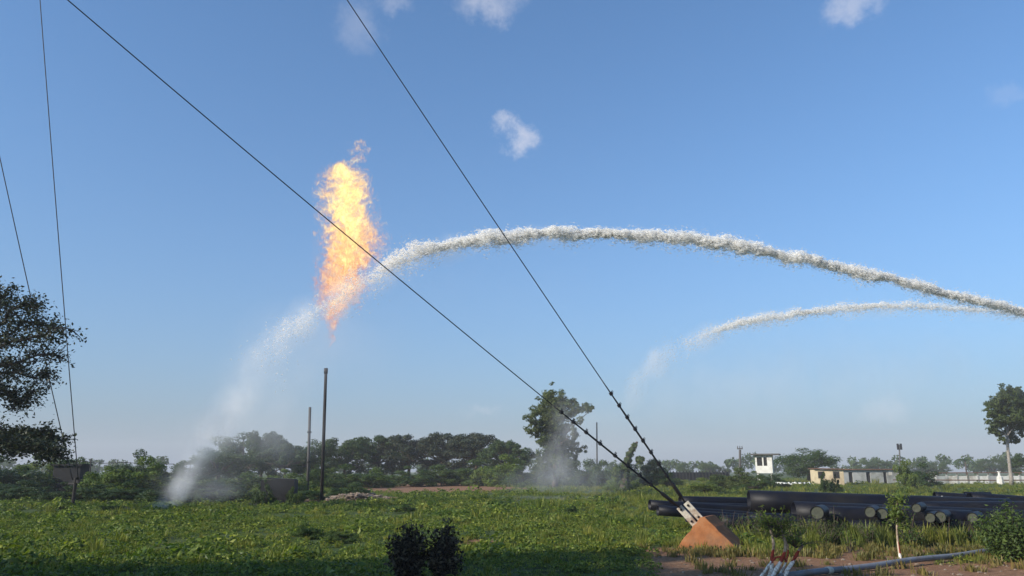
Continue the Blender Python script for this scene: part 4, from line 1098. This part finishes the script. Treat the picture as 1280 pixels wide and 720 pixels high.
M['mist_soft'] = mistmat('mist_soft', (.90, .90, .96, 1), .35, .25, .75, .6)
bm_ = MB()
# puff mesh: icosphere-like, unit radius
def sphere(n=14, m_=8):
    V = [(0, 0, 1)]+[(sin(pi*j/m_)*cos(2*pi*i/n), sin(pi*j/m_)*sin(2*pi*i/n), cos(pi*j/m_)) for j in range(1, m_) for i in range(n)]+[(0, 0, -1)]
    F = [[0, 1+i, 1+(i+1) % n] for i in range(n)]
    for j in range(m_-2):
        F += [[1+j*n+i, 1+(j+1)*n+i, 1+(j+1)*n+(i+1) % n, 1+j*n+(i+1) % n] for i in range(n)]
    l_ = len(V)-1; o_ = 1+(m_-2)*n; F += [[l_, o_+(i+1) % n, o_+i] for i in range(n)]
    return V, F
SV, SF = sphere()
PM = {}
for k_ in ('mist', 'mist_soft'):
    mb = MB(); mb._addl(SV, SF); PM[k_] = mb.mesh('mist_puff', M[k_])
def puff(parent, px, py, Y, rx, rz, ry, tilt, dens, kind='mist'):
    o = bpy.data.objects.new('mist_puff', PM[kind]); link(o, parent); p = P(px, py, Y)
    o.location = p-parent.location; o.scale = (rx*Y/FPX, ry, rz*Y/FPX); o.rotation_euler = (0, tilt, 0); o.color = (dens, 0, 0, 1)
    return o
def drops(path, seed, nlump, nfine, lump=.046):
    """path rows: px, py, Y, radius px, strength. Foamy lumps in the core, fine drops round them."""
    g_ = np.random.default_rng(seed)
    s_, xs = catenary_px([(p[0], p[1]) for p in path]); A = np.array(path, float)
    octv = np.array([[1, 0, 0], [-1, 0, 0], [0, 1, 0], [0, -1, 0], [0, 0, 1], [0, 0, -1]], float)
    octf = np.array([[0, 2, 4], [2, 1, 4], [1, 3, 4], [3, 0, 4], [2, 0, 5], [1, 2, 5], [3, 1, 5], [0, 3, 5]])
    V = []; n = 0
    for k in range(nlump+nfine):
        fine = k >= nlump
        u = g_.uniform(0, 1); row = [np.interp(u, s_, A[:, j]) for j in range(5)]
        st_ = row[4]
        if g_.uniform() > (st_ if fine else st_**1.5) or (not fine and st_ < .1) or st_ < .045: continue
        r2 = [np.interp(min(1, u+.004), s_, A[:, j]) for j in range(3)]; r0 = [np.interp(max(0, u-.004), s_, A[:, j]) for j in range(3)]
        p = np.array(P(row[0], row[1], row[2])); tg = np.array(P(*r2))-np.array(P(*r0)); tg /= np.linalg.norm(tg)+1e-9
        r_ = row[3]*row[2]/FPX
        pv_ = Vector(p); r_ *= 1+.55*mnoise.noise(pv_*.42+Vector((3, 1, 0)))+.35*mnoise.noise(pv_*1.3)
        wob = np.array([0, mnoise.noise(pv_*.5+Vector((9, 0, 0))), mnoise.noise(pv_*.8)+.3*mnoise.noise(pv_*2.3)])*r_*.4
        off = g_.normal(0, 1, 3); off -= tg*off.dot(tg); ln = np.linalg.norm(off)
        off *= (r_*(.60 if fine else .34))*(1.0 if ln < 2.2 else 2.2/ln)
        if fine: off[2] -= abs(g_.normal())*r_*.35
        # ragged tufts: let the noise push some lumps out of the body
        off *= 1+.6*mnoise.noise(Vector(p+off)*3.0)
        c_ = p+off+wob
        sz = (g_.uniform(.016, .040) if fine else g_.uniform(.6, 1.5)*lump*(.55+.45*st_))
        Rm, _ = np.linalg.qr(g_.normal(0, 1, (3, 3)))
        v = ((octv*g_.uniform(.6, 1.3, (6, 1))) @ Rm)*sz; v += np.outer(v @ tg, tg)*g_.uniform(.2, 1.8)
        V.append(v+c_); n += 1
    F = (octf[None]+(np.arange(n)*6)[:, None, None]).reshape(-1, 3)
    return np.concatenate(V), F
def stream(parent, V, F):
    me = bpy.data.meshes.new('water_stream'); me.from_pydata((V-np.array(parent.location)).tolist(), [], F.tolist()); me.materials.append(M['drops'])
    me.polygons.foreach_set('use_smooth', [True]*len(F)); o = link(bpy.data.objects.new('water_stream', me), parent); o['kind'] = 'stuff'; return o
Yg = G(212, 640).y
jet1 = [(1330, 402, 52, 6, 1), (1290, 391, 51, 6.5, 1), (1240, 381, 50, 7, 1), (1180, 365, 49, 7.5, 1), (1100, 345, 48, 8, 1), (1000, 323, 47, 8.5, 1), (950, 312, 46.5, 9, 1), (880, 300, 46, 9, 1), (800, 293, 45.5, 9.5, 1),
        (740, 291, 45, 9.5, 1), (680, 292, 44.5, 10, .95), (620, 297, 44, 11.5, .9), (560, 305, 43.5, 13, .8), (510, 320, 43, 14, .66), (480, 334, 42.5, 16, .46), (455, 350, 42, 17, .24), (425, 370, 41.5, 18, .16), (395, 388, 41, 18, .19), (370, 402, 40.5, 18, .19),
        (345, 425, 40, 22, .12), (320, 455, 39.5, 25, .05), (290, 495, 39, 28, .0), (265, 540, 38, 28, 0.0), (235, 595, Yg+.8, 22, .02), (215, 632, Yg, 16, .04)]
jp = P(640, 295, 44)
j1 = tag(empty('water_jet', (0, 44, 0)), 'long white water arc from the right edge past the flame to the left ground', 'water jet')
stream(j1, *drops(jet1, 5, 62000, 30000))
# haze of fine drops round the stream, then the falling curtain
for (px, py, Y, rx, rz, ry, tl, d) in [
    (1240, 384, 50, 90, 15, .9, R(16), .2), (1110, 350, 48, 100, 17, .9, R(14), .2), (960, 316, 46.6, 100, 18, .9, R(11), .2), (810, 297, 45.5, 100, 18, 1, R(3), .25), (670, 297, 44.4, 90, 22, 1.1, R(-3), .3),
    (560, 312, 43.5, 70, 26, 1.2, R(-14), .45), (490, 338, 42.6, 55, 32, 1.3, R(-32), .5),
    (430, 372, 41.6, 55, 34, 1.4, R(-38), .9), (378, 402, 40.6, 50, 34, 1.5, R(-42), .95), (338, 440, 40, 60, 34, 1.6, R(-50), .55), (303, 490, 39, 66, 38, 1.8, R(-56), .48), (270, 540, 38, 60, 34, 1.8, R(-62), .75),
    (243, 580, Yg+.6, 58, 22, 1.4, R(-64), 1.0), (223, 610, Yg+.4, 36, 17, 1.2, R(-66), 1.2), (213, 628, Yg-.3, 30, 12, 1.4, R(-30), .6)]:
    puff(j1, px, py, Y, rx, rz, ry, tl, d, 'mist')
for (px, py, Y, rx, rz, ry, tl, d) in [(350, 450, 41, 120, 90, 3, R(-50), .16), (320, 540, 41, 120, 60, 3, 0, .20), (430, 430, 44, 120, 80, 3, 0, .08), (600, 360, 45, 200, 60, 3, 0, .02), (280, 600, 41, 120, 34, 2.5, 0, .10), (250, 615, Yg, 60, 16, 2.5, 0, .10)]:
    puff(j1, px, py, Y, rx, rz, ry, tl, d, 'mist_soft')
Y2 = G(690, 616).y
jet2 = [(1330, 396, 57, 6, .22), (1240, 388, 57, 6, .3), (1190, 385, 57, 6, .45), (1150, 383, 57, 6.5, .5), (1100, 382, 57, 7, .55), (1040, 386, 57.5, 7, .6), (980, 394, 58, 7, .65), (930, 401, 58, 6.5, .65), (905, 409, 58.5, 8, .55), (880, 418, 59, 10, .3), (850, 432, 59, 12, .17),
        (820, 446, 60, 13, .10), (800, 466, 60, 12, .08), (770, 510, 60, 16, .0), (720, 570, 60, 20, .0), (690, 616, Y2, 20, .0)]
j2 = tag(empty('water_jet', (0, 58, 0)), 'fainter lower water arc at the right falling onto the tall misty tree', 'water jet')
stream(j2, *drops(jet2, 6, 34000, 20000, .046))
for (px, py, Y, rx, rz, ry, tl, d) in [
    (1230, 392, 57, 90, 15, 1, R(3), .35), (1090, 388, 57, 95, 18, 1, R(0), .5), (960, 400, 58, 75, 18, 1, R(-8), .55), (880, 424, 59, 48, 24, 1.2, R(-26), .6), (822, 452, 60, 40, 24, 1.4, R(-48), .8), (795, 485, 60, 40, 22, 1.4, R(-60), .45),
    (708, 540, 60, 36, 60, 1.5, R(10), .34), (692, 585, 59, 42, 40, 1.8, 0, .36), (735, 520, 60, 34, 40, 1.5, R(-50), .10)]:
    puff(j2, px, py, Y, rx, rz, ry, tl, d, 'mist')
for (px, py, Y, rx, rz, ry, tl, d) in [(1080, 460, 60, 330, 80, 3, 0, .10), (900, 490, 60, 200, 80, 3, 0, .08), (700, 600, 57, 130, 26, 3, 0, .14), (690, 626, 48, 110, 9, 4, 0, .22), (780, 540, 60, 100, 70, 3, R(-40), .05)]:
    puff(j2, px, py, Y, rx, rz, ry, tl, d, 'mist_soft')

# ------------------------------------------------------------------ haze
mb = MB(); x0, x1, y0, y1, z0_, z1_ = -950, 950, -120, 1340, -1.2, 46
mb.box(((x0+x1)/2, (y0+y1)/2, (z0_+z1_)/2), (x1-x0, y1-y0, z1_-z0_))
m, t, out = mat('haze')
pv = t.node('ShaderNodeVolumePrincipled', {'Color': (.80, .80, .84, 1), 'Density': .0006, 'Anisotropy': .0}); t.l.new(pv.outputs[0], out.inputs['Volume'])
hz = mb.build('haze', m); tag(hz, 'thin pale blue haze filling the air', 'haze', kind='stuff')
